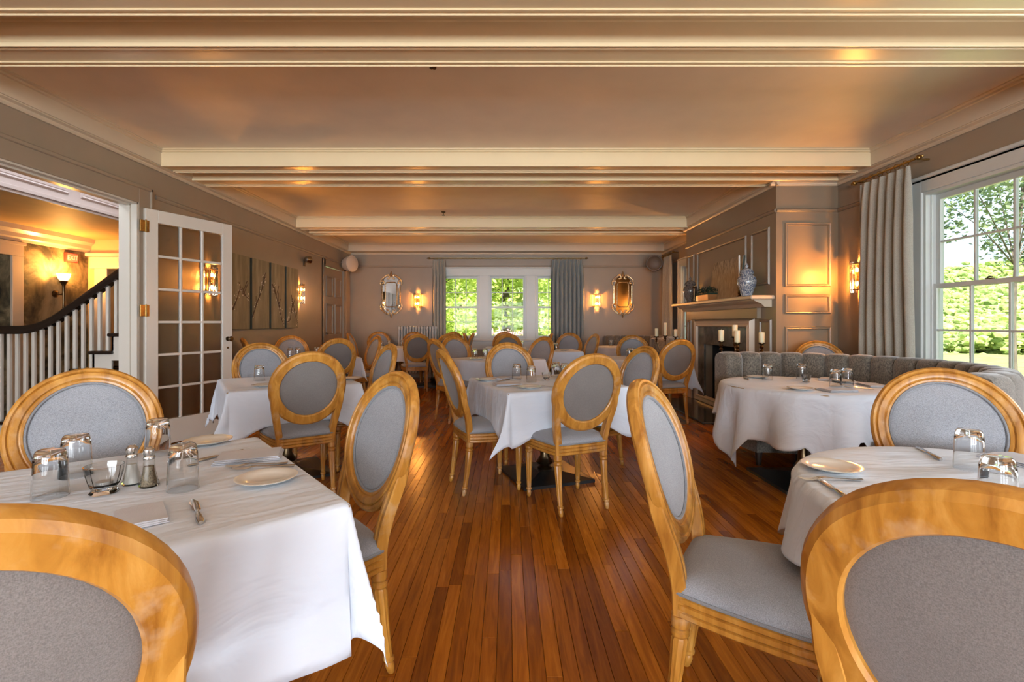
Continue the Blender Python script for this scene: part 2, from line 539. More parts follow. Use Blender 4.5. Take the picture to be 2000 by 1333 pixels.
def smooth_path(pts, n=6, closed=False):
    P_ = [Vector(p) for p in pts]; out = []; m = len(P_)
    rng = range(m) if closed else range(m-1)
    for i in rng:
        p0 = P_[i-1] if (closed or i > 0) else P_[0]*2-P_[1]
        p1, p2 = P_[i], P_[(i+1) % m]
        p3 = P_[(i+2) % m] if (closed or i+2 < m) else p2*2-p1
        for k in range(n):
            t = k/n
            out.append(0.5*((2*p1)+(p2-p0)*t+(2*p0-5*p1+4*p2-p3)*t*t+(3*p1-p0-3*p2+p3)*t*t*t))
    if not closed: out.append(P_[-1])
    return out

# ------------------------------------------------------------------ the room shell
def wall_mesh(mb, axis, pos0, pos1, a0, a1, z0, z1, holes):
    """a wall slab along 'axis' with rectangular holes (a0, a1, z0, z1)"""
    A = sorted({a0, a1, *[h[0] for h in holes], *[h[1] for h in holes]})
    Z = sorted({z0, z1, *[h[2] for h in holes], *[h[3] for h in holes]})
    for i in range(len(A)-1):
        run = None
        cells = []
        for j in range(len(Z)-1):
            ca, cz = (A[i]+A[i+1])/2, (Z[j]+Z[j+1])/2
            solid = not any(h[0] < ca < h[1] and h[2] < cz < h[3] for h in holes)
            if solid and run is None: run = Z[j]
            if (not solid) and run is not None: cells.append((run, Z[j])); run = None
        if run is not None: cells.append((run, Z[-1]))
        for q0, q1 in cells:
            if axis == 'y': mb.box((pos0, A[i], q0), (pos1, A[i+1], q1))
            else: mb.box((A[i], pos0, q0), (A[i+1], pos1, q1))
def struct(mb, name, mat, label, cat):
    o = mb.build(name, mat)
    return tag(o, label, cat, kind='structure')

WZ0, WZ1 = 0.70, 2.38
mb = MB(); wall_mesh(mb, 'y', XL-0.14, XL, YF, YB, 0, 3.1, [(-0.8, 4.62, 0, 2.36), (9.35, 10.45, 0, 2.33)])
wall_left = struct(mb, 'wall_left', 'wall_paint', 'taupe painted side wall with the wide opening to the stair hall', 'wall')
mb = MB(); wall_mesh(mb, 'y', XR, XR+0.16, YF, BY0+0.3, 0, 3.1, [(3.24, 4.32, WZ0, WZ1), (1.2, 2.3, WZ0, WZ1), (-1.45, -0.35, WZ0, WZ1)])
wall_mesh(mb, 'y', XRF, XRF+0.16, BY1-0.3, YB, 0, 3.1, [(8.95, 9.75, WZ0, WZ1)])
wall_right = struct(mb, 'wall_right', 'wall_paint', 'taupe painted window wall either side of the fireplace', 'wall')
mb = MB(); wall_mesh(mb, 'x', YB, YB+0.16, XL-0.14, XR+0.16, 0, 3.1, [(-1.52, 1.52, 0.84, 2.34)])
wall_back = struct(mb, 'wall_back', 'wall_paint', 'taupe painted end wall with the triple window and two gilt mirrors', 'wall')
mb = MB(); wall_mesh(mb, 'x', YF-0.16, YF, XL-0.14, XR+0.16, 0, 3.1, [(-3.15, -1.25, 0.5, 2.5), (-0.85, 1.05, 0.5, 2.5), (1.45, 3.35, 0.5, 2.5)])
wall_front = struct(mb, 'wall_front', 'wall_paint', 'painted wall with three wide windows behind the viewer', 'wall')
# chimney breast with a real firebox
FY0, FY1, FZ = 6.25, 7.35, 0.90
mb = MB(); wall_mesh(mb, 'y', BX, BX+0.10, BY0, BY1, 0, 3.0, [(FY0, FY1, 0, FZ)])
mb.box((BX+0.10, BY0, 0), (XR+0.05, BY0+0.10, 3.0)); mb.box((BX+0.10, BY1-0.10, 0), (XRF+0.05, BY1, 3.0))
wall_chimney = struct(mb, 'wall_chimney', 'wall_panel_paint', 'panelled chimney breast projecting into the room', 'wall')
mb = MB()
mb.box((BX+0.10, FY0-0.06, 0), (BX+0.55, FY0, FZ+0.06)); mb.box((BX+0.10, FY1, 0), (BX+0.55, FY1+0.06, FZ+0.06))
mb.box((BX+0.50, FY0-0.06, 0), (BX+0.56, FY1+0.06, FZ+0.06)); mb.box((BX+0.10, FY0-0.06, FZ), (BX+0.56, FY1+0.06, FZ+0.06))
mb.build('firebox', 'soot', wall_chimney)
# raised panel mouldings on the chimney breast: frame = four mitred strips
def frame_on(parent, name, mat, origin, ux, uz, w, h, t=0.035, d=0.018):
    """rectangular moulding; origin lower corner, ux along, uz up, normal = facing side"""
    o, ux, uz = Vector(origin), Vector(ux), Vector(uz)
    nrm = ux.cross(uz)
    mb = MB()
    pts = [o, o+ux*w, o+ux*w+uz*h, o+uz*h]
    sec = [(0, 0), (t*0.25, d), (t*0.6, d*0.75), (t*0.8, d), (t, d*0.2), (t, 0)]
    rings = []
    cs = [(1, 1), (-1, 1), (-1, -1), (1, -1)]
    for p, (sa, sb) in zip(pts, cs):
        rings.append([tuple(p+ux*(sa*a)+uz*(sb*a)+nrm*b_) for a, b_ in sec])
    rings.append(rings[0])
    mb.loft(rings, True, False, False, False)
    return mb.build(name, mat, parent)
# side of the breast that faces the viewer (normal -y)
for z0, h in ((0.16, 1.02), (1.32, 0.22), (1.62, 0.72)):
    frame_on(wall_chimney, 'panel_moulding', 'wall_panel_paint', (BX+0.09, BY0, z0), (1, 0, 0), (0, 0, 1), 0.52, h)
# face of the breast over the mantel (normal -x)
for y0, w in ((7.80, 0.25), (6.10, 1.58), (5.56, 0.42)):
    frame_on(wall_chimney, 'panel_moulding', 'wall_panel_paint', (BX, y0+w, 1.66), (0, -1, 0), (0, 0, 1), w, 0.66)
for y0, w in ((7.92, 0.16), (5.52, 0.26)):
    frame_on(wall_chimney, 'panel_moulding', 'wall_panel_paint', (BX, y0+w, 0.16), (0, -1, 0), (0, 0, 1), w, 1.10)

# ceiling with coffer beams
mb = MB(); mb.box((XL-0.14, YF-0.16, ZC), (XR+0.16, YB+0.16, ZC+0.15))
ceiling = struct(mb, 'ceiling', 'ceiling_paint', 'warm cream ceiling between the white beams', 'ceiling')
def beam(n, y0, y1, x0=XL+0.07, x1=XR-0.07, where=''):
    mb = MB(); mb.box((x0, y0, ZB), (x1, y1, ZC))
    o = struct(mb, 'trim_%d' % n, 'beam_paint', 'white painted ceiling beam '+where, 'beam')
    for yy, s in ((y0, -1), (y1, 1)):
        m2 = MB()
        # bead at the lower edge, small cove at the ceiling
        for a0, a1, q0, q1 in ((0.0, 0.012, ZB-0.012, ZB+0.012), (-0.035, -0.020, ZB-0.008, ZB+0.001)):
            m2.box((x0, yy+s*a0, q0), (x1, yy+s*a1, q1), 0.003)
        m2.build('bead', 'beam_paint', o)
        m3 = MB(); m3.sweep([(x0, yy, ZC), (x1, yy, ZC)], [(0, 0), (-s*0.03, 0), (-s*0.026, -0.010), (-s*0.012, -0.016), (-s*0.012, -0.030), (0, -0.034)], smooth=False)
        m3.build('cove', 'beam_paint', o)
    return o
beam(1, 2.26, 2.46, where='nearest the viewer')
beam(2, 2.75, 2.95, where='second from the viewer')
beam(3, 4.85, 5.05, where='third from the viewer, ending over the curtain')
beam(4, 5.33, 5.56, where='fourth from the viewer, in front of the chimney')
beam(5, 7.95, 8.14, where='fifth from the viewer, at the chimney far end', x1=BX)
beam(6, 8.46, 8.65, where='sixth from the viewer, nearest the end wall', x1=XRF)
def fascia(n, path_a, path_b, nrm, th, label):
    """boxed cornice: vertical board from ZB to the ceiling with two beads under it"""
    a, b_ = Vector((*path_a, 0)), Vector((*path_b, 0)); q = Vector((*nrm, 0))
    mb = MB()
    sec = [(0, ZB), (th, ZB), (th, ZC), (0, ZC)]
    def run(sec):
        ra = [tuple(a+q*s+Vector((0, 0, z))) for s, z in sec]; rb = [tuple(b_+q*s+Vector((0, 0, z))) for s, z in sec]
        return [ra, rb]
    mb.loft(run(sec), smooth=False)
    o = struct(mb, 'trim_%d' % n, 'trim_paint', label, 'cornice')
    m2 = MB(); m2.loft(run([(0, ZB-0.045), (0.018, ZB-0.045), (0.03, ZB-0.03), (0.03, ZB-0.018), (th-0.012, ZB-0.008), (th-0.012, ZB), (0, ZB)]), smooth=False)
    m2.build('bead', 'trim_paint', o)
    m3 = MB(); m3.loft(run([(th, ZC-0.04), (th+0.012, ZC-0.034), (th+0.012, ZC-0.018), (th+0.03, ZC-0.010), (th+0.03, ZC), (th, ZC)]), smooth=False)
    m3.build('cove', 'trim_paint', o)
    return o
fascia(7, (XL, YF), (XL, YB), (1, 0), 0.07, 'cornice along the stair hall side')
fascia(8, (XR, YF), (XR, BY0), (-1, 0), 0.07, 'cornice above the near side window')
fascia(9, (BX, BY0-0.07), (BX, BY1+0.07), (-1, 0), 0.07, 'cornice along the chimney breast face')
fascia(10, (BX-0.07, BY0), (XR, BY0), (0, -1), 0.07, 'cornice across the chimney breast side')
fascia(11, (XRF, BY1), (XRF, YB), (-1, 0), 0.07, 'cornice above the far side window')
fascia(12, (XL, YB), (XR, YB), (0, -1), 0.34, 'deep boxed cornice along the end wall')
# picture rail and baseboards
def strip(name, pts, sec, mat, label, cat):
    mb = MB()
    for a, b_, nrm in pts:
        a, b_, q = Vector((*a, 0)), Vector((*b_, 0)), Vector((*nrm, 0))
        mb.loft([[tuple(a+q*s+Vector((0, 0, z))) for s, z in sec], [tuple(b_+q*s+Vector((0, 0, z))) for s, z in sec]], smooth=False)
    return struct(mb, name, mat, label, cat)
rail_sec = [(0, 2.455), (0.012, 2.455), (0.022, 2.47), (0.022, 2.485), (0.010, 2.495), (0, 2.50)]
strip('trim_13', [((XL, 4.86), (XL, YB), (1, 0))], rail_sec, 'wall_paint', 'thin picture rail on the stair hall side', 'moulding')
strip('trim_14', [((XR, YF), (XR, BY0), (-1, 0)), ((BX, BY0), (XR, BY0), (0, -1)), ((BX, BY0), (BX, BY1), (-1, 0)), ((XRF, BY1), (XRF, YB), (-1, 0))], rail_sec, 'wall_panel_paint', 'thin picture rail on the window side and chimney', 'moulding')
strip('trim_15', [((XL, YB), (XR, YB), (0, -1))], rail_sec, 'wall_paint', 'thin picture rail on the end wall', 'moulding')
base_sec = [(0, 0), (0.018, 0), (0.018, 0.12), (0.010, 0.14), (0, 0.145)]
strip('baseboard_left', [((XL, 4.80), (XL, 9.24), (1, 0)), ((XL, 10.55), (XL, YB), (1, 0))], base_sec, 'trim_paint', 'painted baseboard on the stair hall side', 'baseboard')
strip('baseboard_right', [((XR, YF), (XR, BY0), (-1, 0)), ((BX, BY0), (XR, BY0), (0, -1)), ((BX, BY0), (BX, 5.75), (-1, 0)), ((BX, 7.90), (BX, BY1), (-1, 0)), ((XRF, BY1), (XRF, YB), (-1, 0))], base_sec, 'trim_paint', 'painted baseboard on the window side', 'baseboard')
strip('baseboard_back', [((XL, YB), (XRF, YB), (0, -1))], base_sec, 'trim_paint', 'painted baseboard of the end wall', 'baseboard')

# ------------------------------------------------------------------ oak strip floor, laid plank by plank
PW, GAP = 0.058, 0.0014
mb = MB(); mb.box((XL-0.2, YF-0.2, -0.12), (XR+0.2, YB+0.2, -0.012))
floor = struct(mb, 'floor', 'dark_wood', 'glossy orange-brown oak strip floor', 'floor')
rnd = random.Random(3)
near_planks, far_v, far_f, far_t = [], [], [], []
def plank_geo(x0, x1, y0, y1):
    e = 0.0012
    dz = rnd.uniform(-0.0004, 0.0)
    v = [(x0, y0, -0.012), (x1, y0, -0.012), (x1, y1, -0.012), (x0, y1, -0.012),
         (x0, y0, dz-e), (x1, y0, dz-e), (x1, y1, dz-e), (x0, y1, dz-e),
         (x0+e, y0+e, dz), (x1-e, y0+e, dz), (x1-e, y1-e, dz), (x0+e, y1-e, dz)]
    f = [(0,1,5,4), (1,2,6,5), (2,3,7,6), (3,0,4,7), (4,5,9,8), (5,6,10,9), (6,7,11,10), (7,4,8,11), (8,9,10,11)]
    return v, f
nrow = int((XR-XL)/PW)+1
cands = []
for r in range(nrow):
    x0 = XL + r*PW
    y = YF - rnd.uniform(0, 1.0)
    while y < YB:
        L = rnd.choice((0.45, 0.7, 0.9, 1.2, 1.5, 1.9))*rnd.uniform(0.9, 1.1)
        y1 = min(y+L, YB)
        if y1 > YF: cands.append((x0+GAP/2, x0+PW-GAP/2, max(y, YF)+GAP/2, y1-GAP/2, rnd.random()))
        y += L
def visible(c):
    xm = (c[0]+c[1])/2
    return c[3] > 1.75 and c[2] < 4.6 and -0.55 < xm < 1.75 and (c[3] > 2.6 or abs(xm) < 1.1)
sel = sorted([c for c in cands if visible(c)], key=lambda c: c[2])[:290]
selset = set(sel)
def tone_attr(me, tones_per_vert):
    at = me.attributes.new('tone', 'FLOAT_COLOR', 'POINT')
    at.data.foreach_set('color', [q for t in tones_per_vert for q in (t, t, t, 1.0)])
for c in cands:
    v, f = plank_geo(*c[:4])
    if c in selset:
        me = bpy.data.meshes.new('plank'); me.from_pydata(v, [], f)
        tone_attr(me, [c[4]]*len(v)); me.materials.append(MATS['oak_strip'])
        link('plank', me, floor)
    else:
        o = len(far_v); far_v.extend(v); far_f.extend([[i+o for i in q] for q in f]); far_t.extend([c[4]]*len(v))
me = bpy.data.meshes.new('planks_beyond'); me.from_pydata(far_v, [], far_f); tone_attr(me, far_t); me.materials.append(MATS['oak_strip'])
link('planks_beyond', me, floor)['kind'] = 'stuff'

# ------------------------------------------------------------------ windows
def window(n, loc, rz, w, z0, z1, cols, label, glazed=True, casing=0.11, paint='window_paint', jamb=0.15):
    """double-hung window; local x along the wall, +y outdoors, opening w wide from z0 to z1"""
    t = thing('window_%d' % n, label, 'window', loc, rz, kind='structure')
    h = w/2
    fr = MB(); ft = 0.035
    fr.box((-h, -0.005, z0), (-h+ft, jamb, z1)); fr.box((h-ft, -0.005, z0), (h, jamb, z1))
    fr.box((-h+ft, -0.005, z1-ft), (h-ft, jamb, z1)); fr.box((-h+ft, -0.02, z0), (h-ft, jamb, z0+0.03))
    for s in (-1, 1): fr.box((s*(h-ft), 0.035, z0+0.03), (s*(h-ft-0.014), 0.05, z1-ft))
    fr.build('frame', paint, t)
    if casing:
        c = MB()
        c.box((-h-casing, -0.022, z0-0.02), (-h+0.008, 0, z1+casing), 0.004); c.box((h-0.008, -0.022, z0-0.02), (h+casing, 0, z1+casing), 0.004)
        c.box((-h+0.008, -0.022, z1-0.008), (h-0.008, 0, z1+casing), 0.004)
        c.box((-h-casing-0.01, -0.036, z1+casing), (h+casing+0.01, 0, z1+casing+0.03), 0.006)
        for s in (-1, 1): c.box((s*(h+casing), -0.034, z0-0.02), (s*(h+casing-0.022), -0.0, z1+casing), 0.005)
        c.build('casing', paint, t)
        sl = MB(); sl.box((-h-casing-0.02, -0.07, z0-0.03), (h+casing+0.02, 0.02, z0), 0.008); sl.build('sill', paint, t)
        ap = MB(); ap.box((-h-casing, -0.018, z0-0.12), (h+casing, 0, z0-0.03), 0.004); ap.build('apron', paint, t)
    zm = (z0+z1)/2
    iw = h-ft
    for nm, a, b_, y in (('upper_sash', zm-0.02, z1-ft, 0.085), ('lower_sash', z0+0.03, zm+0.02, 0.05)):
        sm = MB(); st = 0.042; bot = 0.06 if nm == 'lower_sash' else 0.036; top = 0.036 if nm == 'lower_sash' else 0.045
        sm.box((-iw, y, a), (-iw+st, y+0.034, b_)); sm.box((iw-st, y, a), (iw, y+0.034, b_))
        sm.box((-iw+st, y, a), (iw-st, y+0.034, a+bot)); sm.box((-iw+st, y, b_-top), (iw-st, y+0.034, b_))
        so = sm.build(nm, paint, t)
        gx0, gx1, gz0, gz1 = -iw+st, iw-st, a+bot, b_-top
        pw, ph = (gx1-gx0)/cols, (gz1-gz0)/2
        bar = 0.008
        for k in range(1, cols):
            MB().box((gx0+k*pw-bar, y+0.004, gz0), (gx0+k*pw+bar, y+0.03, gz1)).build('muntin', paint, so)
        MB().box((gx0, y+0.005, gz0+ph-bar), (gx1, y+0.029, gz0+ph+bar)).build('muntin', paint, so)
        if glazed:
            for k in range(cols):
                for r in range(2):
                    MB().box((gx0+k*pw+bar, y+0.015, gz0+r*ph+bar), (gx0+(k+1)*pw-bar, y+0.018, gz0+(r+1)*ph-bar)).build('pane', 'window_glass', so)
    lk = MB(); lk.box((-0.03, 0.045, zm+0.02), (0.03, 0.075, zm+0.03), 0.003); lk.tube([(-0.02, 0.06, zm+0.035), (0, 0.055, zm+0.042), (0.028, 0.05, zm+0.036)], 0.006, 6)
    lk.build('sash_lock', 'old_bronze', t)
    return t
for n, x, lab in ((1, -1.05, 'double-hung window beside the thin curtain in the end wall'), (2, 0.0, 'middle double-hung window of the end wall'), (3, 1.05, 'double-hung window half behind the wide blue curtain')):
    window(n, (x, YB, 0), 0, 0.86, 0.84, 2.30, 3, lab, casing=0)
mb = MB()
for x in (-1.56, -0.525, 0.525, 1.56):
    mb.box((x-0.10, YB-0.022, 0.80), (x+0.10, YB+0.15, 2.34), 0.004)
mb.box((-1.66, YB-0.024, 2.28), (1.66, YB+0.15, 2.44), 0.004); mb.box((-1.68, YB-0.045, 2.43), (1.68, YB, 2.465), 0.008)
mb.box((-1.66, YB-0.02, 0.62), (1.66, YB+0.0, 0.82), 0.004); mb.box((-1.70, YB-0.08, 0.81), (1.70, YB+0.15, 0.845), 0.008)
struct(mb, 'trim_16', 'window_paint', 'pale casing and posts around the triple window', 'casing')
window(4, (XR, 3.78, 0), -PI/2, 1.08, WZ0, WZ1, 3, 'large double-hung window above the curved banquette')
window(5, (XR, 1.75, 0), -PI/2, 1.10, WZ0, WZ1, 3, 'side window nearer than the one above the banquette', glazed=False)
window(6, (XR, -0.9, 0), -PI/2, 1.10, WZ0, WZ1, 3, 'side window level with the viewer', glazed=False)
window(7, (XRF, 9.35, 0), -PI/2, 0.80, WZ0, WZ1, 3, 'far side window seen as a bright strip past the chimney', casing=0.09)
for n, x, lab in ((8, -2.2, 'on the stair side'), (9, 0.1, 'in the middle'), (10, 2.4, 'on the fireplace side')):
    window(n, (x, YF, 0), PI, 1.9, 0.5, 2.5, 5, 'wide window behind the viewer '+lab, glazed=False)

# ------------------------------------------------------------------ opening to the hall, glazed door
mb = MB()
cw = 0.17
def casing_profile(mb, a, b_):
    mb.box(a, b_, 0.004)
cas = MB()
cas.box((XL, 4.62, 0), (XL+0.022, 4.62+cw, 2.36+cw), 0.004); cas.box((XL, 4.62+cw-0.03, 0), (XL+0.036, 4.62+cw, 2.36+cw), 0.006)
cas.box((XL, YF, 2.36), (XL+0.022, 4.62, 2.36+cw), 0.004); cas.box((XL, YF, 2.36+cw-0.03), (XL+0.036, 4.62+cw, 2.36+cw+0.004), 0.006)
mb.box((XL-0.16, 4.605, 0), (XL+0.012, 4.625, 2.36)); mb.box((XL-0.16, -0.8, 2.345), (XL+0.012, 4.62, 2.365))
mb.box((XL-0.08, 4.59, 0), (XL-0.045, 4.606, 2.345)); mb.box((XL-0.08, -0.8, 2.33), (XL-0.045, 4.6, 2.346))
cas.build('casing_boards', 'wall_paint', struct(mb, 'trim_17', 'white_gloss', 'casing of the wide opening to the stair hall', 'casing'))

DW, DH, DT = 0.905, 2.31, 0.045
d = thing('door_1', 'open white glazed door with eighteen panes beside the stair hall', 'door', (XL+0.055, 4.66, 0.012), 0, kind='structure')
d.rotation_euler = (0, 0, math.atan2(0.83, 0.36))     # local x runs from hinge to free edge
mb = MB(); st, tr, br = 0.115, 0.125, 0.245
mb.box((0, 0, 0), (st, DT, DH), 0.003); mb.box((DW-st, 0, 0), (DW, DT, DH), 0.003)
mb.box((st, 0, DH-tr), (DW-st, DT, DH), 0.002); mb.box((st, 0, 0), (DW-st, DT, br), 0.002)
mb.build('frame', 'white_gloss', d)
gx0, gx1, gz0, gz1 = st, DW-st, br, DH-tr
pw, ph = (gx1-gx0)/3, (gz1-gz0)/6
for k in (1, 2): MB().box((gx0+k*pw-0.013, 0.006, gz0), (gx0+k*pw+0.013, DT-0.006, gz1), 0.004).build('muntin', 'white_gloss', d)
for k in range(1, 6): MB().box((gx0, 0.007, gz0+k*ph-0.013), (gx1, DT-0.007, gz0+k*ph+0.013), 0.004).build('muntin', 'white_gloss', d)
for i in range(3):
    for j in range(6):
        MB().box((gx0+i*pw+0.012, 0.020, gz0+j*ph+0.012), (gx0+(i+1)*pw-0.012, 0.024, gz0+(j+1)*ph-0.012)).build('pane', 'door_glass', d)
kb = MB(); kb.M = Matrix.Translation((DW-0.055, 0, 1.03)) @ Matrix.Rotation(PI/2, 4, 'X')
kb.lathe([(0.026, 0), (0.026, 0.006), (0.010, 0.01), (0.009, 0.03), (0.026, 0.042), (0.030, 0.055), (0.022, 0.068), (0.004, 0.072)], 16)
kb.build('knob', 'old_bronze', d)
kp = MB(); kp.M = Matrix.Translation((DW-0.055, 0, 0.93)) @ Matrix.Rotation(PI/2, 4, 'X'); kp.lathe([(0.012, 0), (0.012, 0.004), (0.002, 0.005)], 12); kp.build('keyhole_plate', 'old_bronze', d)
for z in (0.35, 1.27, 2.08):
    hb = MB(); hb.box((-0.055, -0.012, z), (-0.008, 0.004, z+0.11), 0.002); hb.box((0.0, -0.006, z), (0.03, 0.002, z+0.11), 0.002); hb.tube([(-0.004, -0.012, z-0.005), (-0.004, -0.012, z+0.115)], 0.008, 8)
    hb.build('hinge', 'aged_brass', d)

# panelled door near the end wall
d2 = thing('door_2', 'closed taupe six-panel door under the round loudspeaker', 'door', (XL, 9.90, 0), PI/2, kind='structure')  # local x = +Y, local +y = -X (behind the wall)
mb = MB(); mb.box((-0.53, 0.02, 0.01), (0.53, 0.065, 2.31)); mb.build('leaf', 'wall_panel_paint', d2)
for x0 in (-0.42, 0.06):
    for z0, h in ((0.22, 0.62), (0.98, 0.62), (1.74, 0.40)):
        frame_on(d2, 'panel_moulding', 'wall_panel_paint', (x0, 0.02, z0), (1, 0, 0), (0, 0, 1), 0.36, h)
cs = MB()
for s in (-1, 1): cs.box((s*0.54, -0.022, 0), (s*0.66, 0.0, 2.45), 0.004); cs.box((s*0.635, -0.034, 0), (s*0.66, 0, 2.45), 0.005)
cs.box((-0.66, -0.022, 2.32), (0.66, 0.0, 2.45), 0.004); cs.box((-0.68, -0.036, 2.45), (0.68, 0, 2.475), 0.005)
cs.build('casing', 'wall_panel_paint', d2)
kb = MB(); kb.M = Matrix.Translation((-0.46, 0.02, 1.02)) @ Matrix.Rotation(PI/2, 4, 'X'); kb.lathe([(0.024, 0), (0.02, 0.006), (0.009, 0.01), (0.009, 0.03), (0.026, 0.045), (0.02, 0.06), (0.003, 0.064)], 12); kb.build('knob', 'old_bronze', d2)

# ------------------------------------------------------------------ stair hall beyond the opening
HX0, HY1, HZ = -6.25, 7.25, 2.46
mb = MB(); mb.box((HX0-0.3, YF, -0.1), (XL-0.14, HY1+0.2, -0.001))
hall_floor = struct(mb, 'floor_hall', 'dark_wood', 'dark floor of the stair hall', 'floor')
for k in range(34):
    x0 = HX0-0.3+k*0.078
    me_v, me_f = plank_geo(x0+0.001, x0+0.077, 1.2, 5.2)
    mesh = bpy.data.meshes.new('plank'); mesh.from_pydata([(a, b_, c+0.012) for a, b_, c in me_v], [], me_f); tone_attr(mesh, [rnd.random()]*12); mesh.materials.append(MATS['oak_strip'])
    link('plank', mesh, hall_floor)
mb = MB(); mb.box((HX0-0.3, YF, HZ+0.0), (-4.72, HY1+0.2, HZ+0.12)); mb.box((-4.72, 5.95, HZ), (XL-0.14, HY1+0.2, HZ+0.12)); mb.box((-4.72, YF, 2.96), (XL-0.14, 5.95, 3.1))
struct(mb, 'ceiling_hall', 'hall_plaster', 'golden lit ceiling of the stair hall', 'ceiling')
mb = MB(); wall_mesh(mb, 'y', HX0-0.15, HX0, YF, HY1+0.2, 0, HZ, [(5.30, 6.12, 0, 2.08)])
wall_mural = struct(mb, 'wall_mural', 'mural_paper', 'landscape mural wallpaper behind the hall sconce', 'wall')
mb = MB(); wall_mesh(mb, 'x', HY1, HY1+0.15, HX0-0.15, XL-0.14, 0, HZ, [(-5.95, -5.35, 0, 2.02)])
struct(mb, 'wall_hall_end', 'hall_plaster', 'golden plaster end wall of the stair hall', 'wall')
mb = MB(); mb.box((HX0-0.3, YF-0.15, 0), (XL-0.14, YF, 3.1))
for x0, x1, y0, y1 in ((HX0-1.1, HX0-0.15, 4.9, 6.5), (-6.3, -5.0, HY1+0.15, HY1+1.1)):
    mb.box((x0, y0, 2.4), (x1, y1, 2.45)); mb.box((x0, y0-0.05, 0), (x1, y0, 2.4)) if x1 < HX0 else None; mb.box((x0, y1, 0), (x1, y1+0.05, 2.4)); mb.box((x0-0.05, y0, 0), (x0, y1, 2.4))
    if x1 > HX0: mb.box((x1, y0, 0), (x1+0.05, y1, 2.4))
    mb.box((x0, y0, -0.1), (x1, y1, 0.0))
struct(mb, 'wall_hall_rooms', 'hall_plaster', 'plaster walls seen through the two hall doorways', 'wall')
# cornice on the mural wall, casings of the doorways
mb = MB(); sec = [(0, 2.26), (0.02, 2.26), (0.03, 2.29), (0.05, 2.31), (0.055, 2.36), (0.10, 2.40), (0.11, 2.46), (0, 2.46)]
mb.loft([[(HX0+s, 1.0, z) for s, z in sec], [(HX0+s, HY1, z) for s, z in sec]], smooth=False)
struct(mb, 'trim_18', 'trim_paint', 'stepped cornice over the hall mural', 'cornice')
mb = MB()
for y0, y1 in ((5.18, 5.31), (6.11, 6.26)): mb.box((HX0, y0, 0), (HX0+0.03, y1, 2.07), 0.005)
mb.box((HX0, 5.18, 2.07), (HX0+0.03, 6.26, 2.22), 0.005); mb.box((HX0, 5.16, 2.21), (HX0+0.05, 6.28, 2.25), 0.006)
struct(mb, 'trim_19', 'trim_paint', 'casing of the doorway in the mural wall', 'casing')
mb = MB()
for x0, x1 in ((-6.13, -5.94), (-5.36, -5.17)): mb.box((x0, HY1-0.04, 0), (x1, HY1, 2.04), 0.006)
mb.box((-6.18, HY1-0.06, 2.02), (-5.12, HY1, 2.20), 0.006); mb.box((-6.22, HY1-0.10, 2.20), (-3.7, HY1, 2.25), 0.01)
struct(mb, 'trim_20', 'trim_paint', 'pilaster casing at the far end of the stair hall', 'casing')
# panelled side of the gallery overhead
mb = MB(); mb.box((-4.72, YF, 2.46), (-4.62, 5.95, 2.97)); mb.box((-4.62, YF, 2.46), (-4.585, 5.95, 2.50), 0.004); mb.box((-4.62, YF, 2.43), (-4.60, 5.95, 2.46), 0.004)
gal = struct(mb, 'trim_21', 'pink_panel', 'pinkish panelled side of the gallery above the hall', 'panelling')
for y0 in (1.9, 3.02, 4.14, 5.26):
    w = 0.98 if y0 < 5 else 0.58
    frame_on(gal, 'panel_moulding', 'pink_panel', (-4.62, y0, 2.57), (0, 1, 0), (0, 0, 1), w, 0.32, 0.04, 0.02)

# staircase: treads, risers, balusters, swept handrail
SY0, SY1 = 5.10, 6.20
RISE, RUN, SX = 0.185, 0.20, -5.15      # first riser at SX, climbing towards +x
stair = thing('staircase', 'white staircase with dark treads and a dark swept handrail', 'staircase', (SX, SY0, 0))
nst = 8
for k in range(nst):
    x0 = k*RUN; z = (k+1)*RISE
    first = -0.75 if k == 0 else 0
    MB().box((x0+first-0.03, -0.03, z-0.035), (min(x0+RUN+0.02, XL-0.15-SX), SY1-SY0, z), 0.008).build('tread', 'dark_handrail', stair)
    MB().box((x0+first, 0.0, z-RISE), (x0+first+0.02, SY1-SY0, z-0.035)).build('riser', 'white_gloss', stair)
    MB().box((x0+first, 0.0, 0 if k == 0 else z-RISE-0.1), (min(x0+RUN, XL-0.15-SX), 0.02, z-0.035)).build('stringer_board', 'white_gloss', stair)
def rail_z(x):      # local x
    flat = RISE + 0.96
    x1 = 0.23
    if x < x1-0.22: return flat
    if x > x1+0.22: return flat + (x-x1)*0.72
    t = (x-(x1-0.22))/0.44
    return flat + 0.44*t*t/2*0.72
xs = [-0.72+0.087*i for i in range(30)]
for i, x in enumerate(xs):
    if x > XL-0.17-SX: break
    k = max(0, int(math.floor((x+0.0)/RUN)))
    MB().box((x-0.0155, 0.022, (k+1)*RISE), (x+0.0155, 0.053, rail_z(x)-0.02), 0.003).build('baluster', 'white_gloss', stair)
path = [(x, 0.037, rail_z(x)) for x in [-0.95+0.06*i for i in range(48)] if x < XL-0.16-SX]
sec = [(-0.034, -0.03), (0.034, -0.03), (0.036, -0.005), (0.03, 0.018), (0.016, 0.03), (-0.016, 0.03), (-0.03, 0.018), (-0.036, -0.005)]
mb = MB(); mb.sweep(path, [(a*1.15, b_*1.45) for a, b_ in sec]); mb.build('handrail', 'dark_handrail', stair)
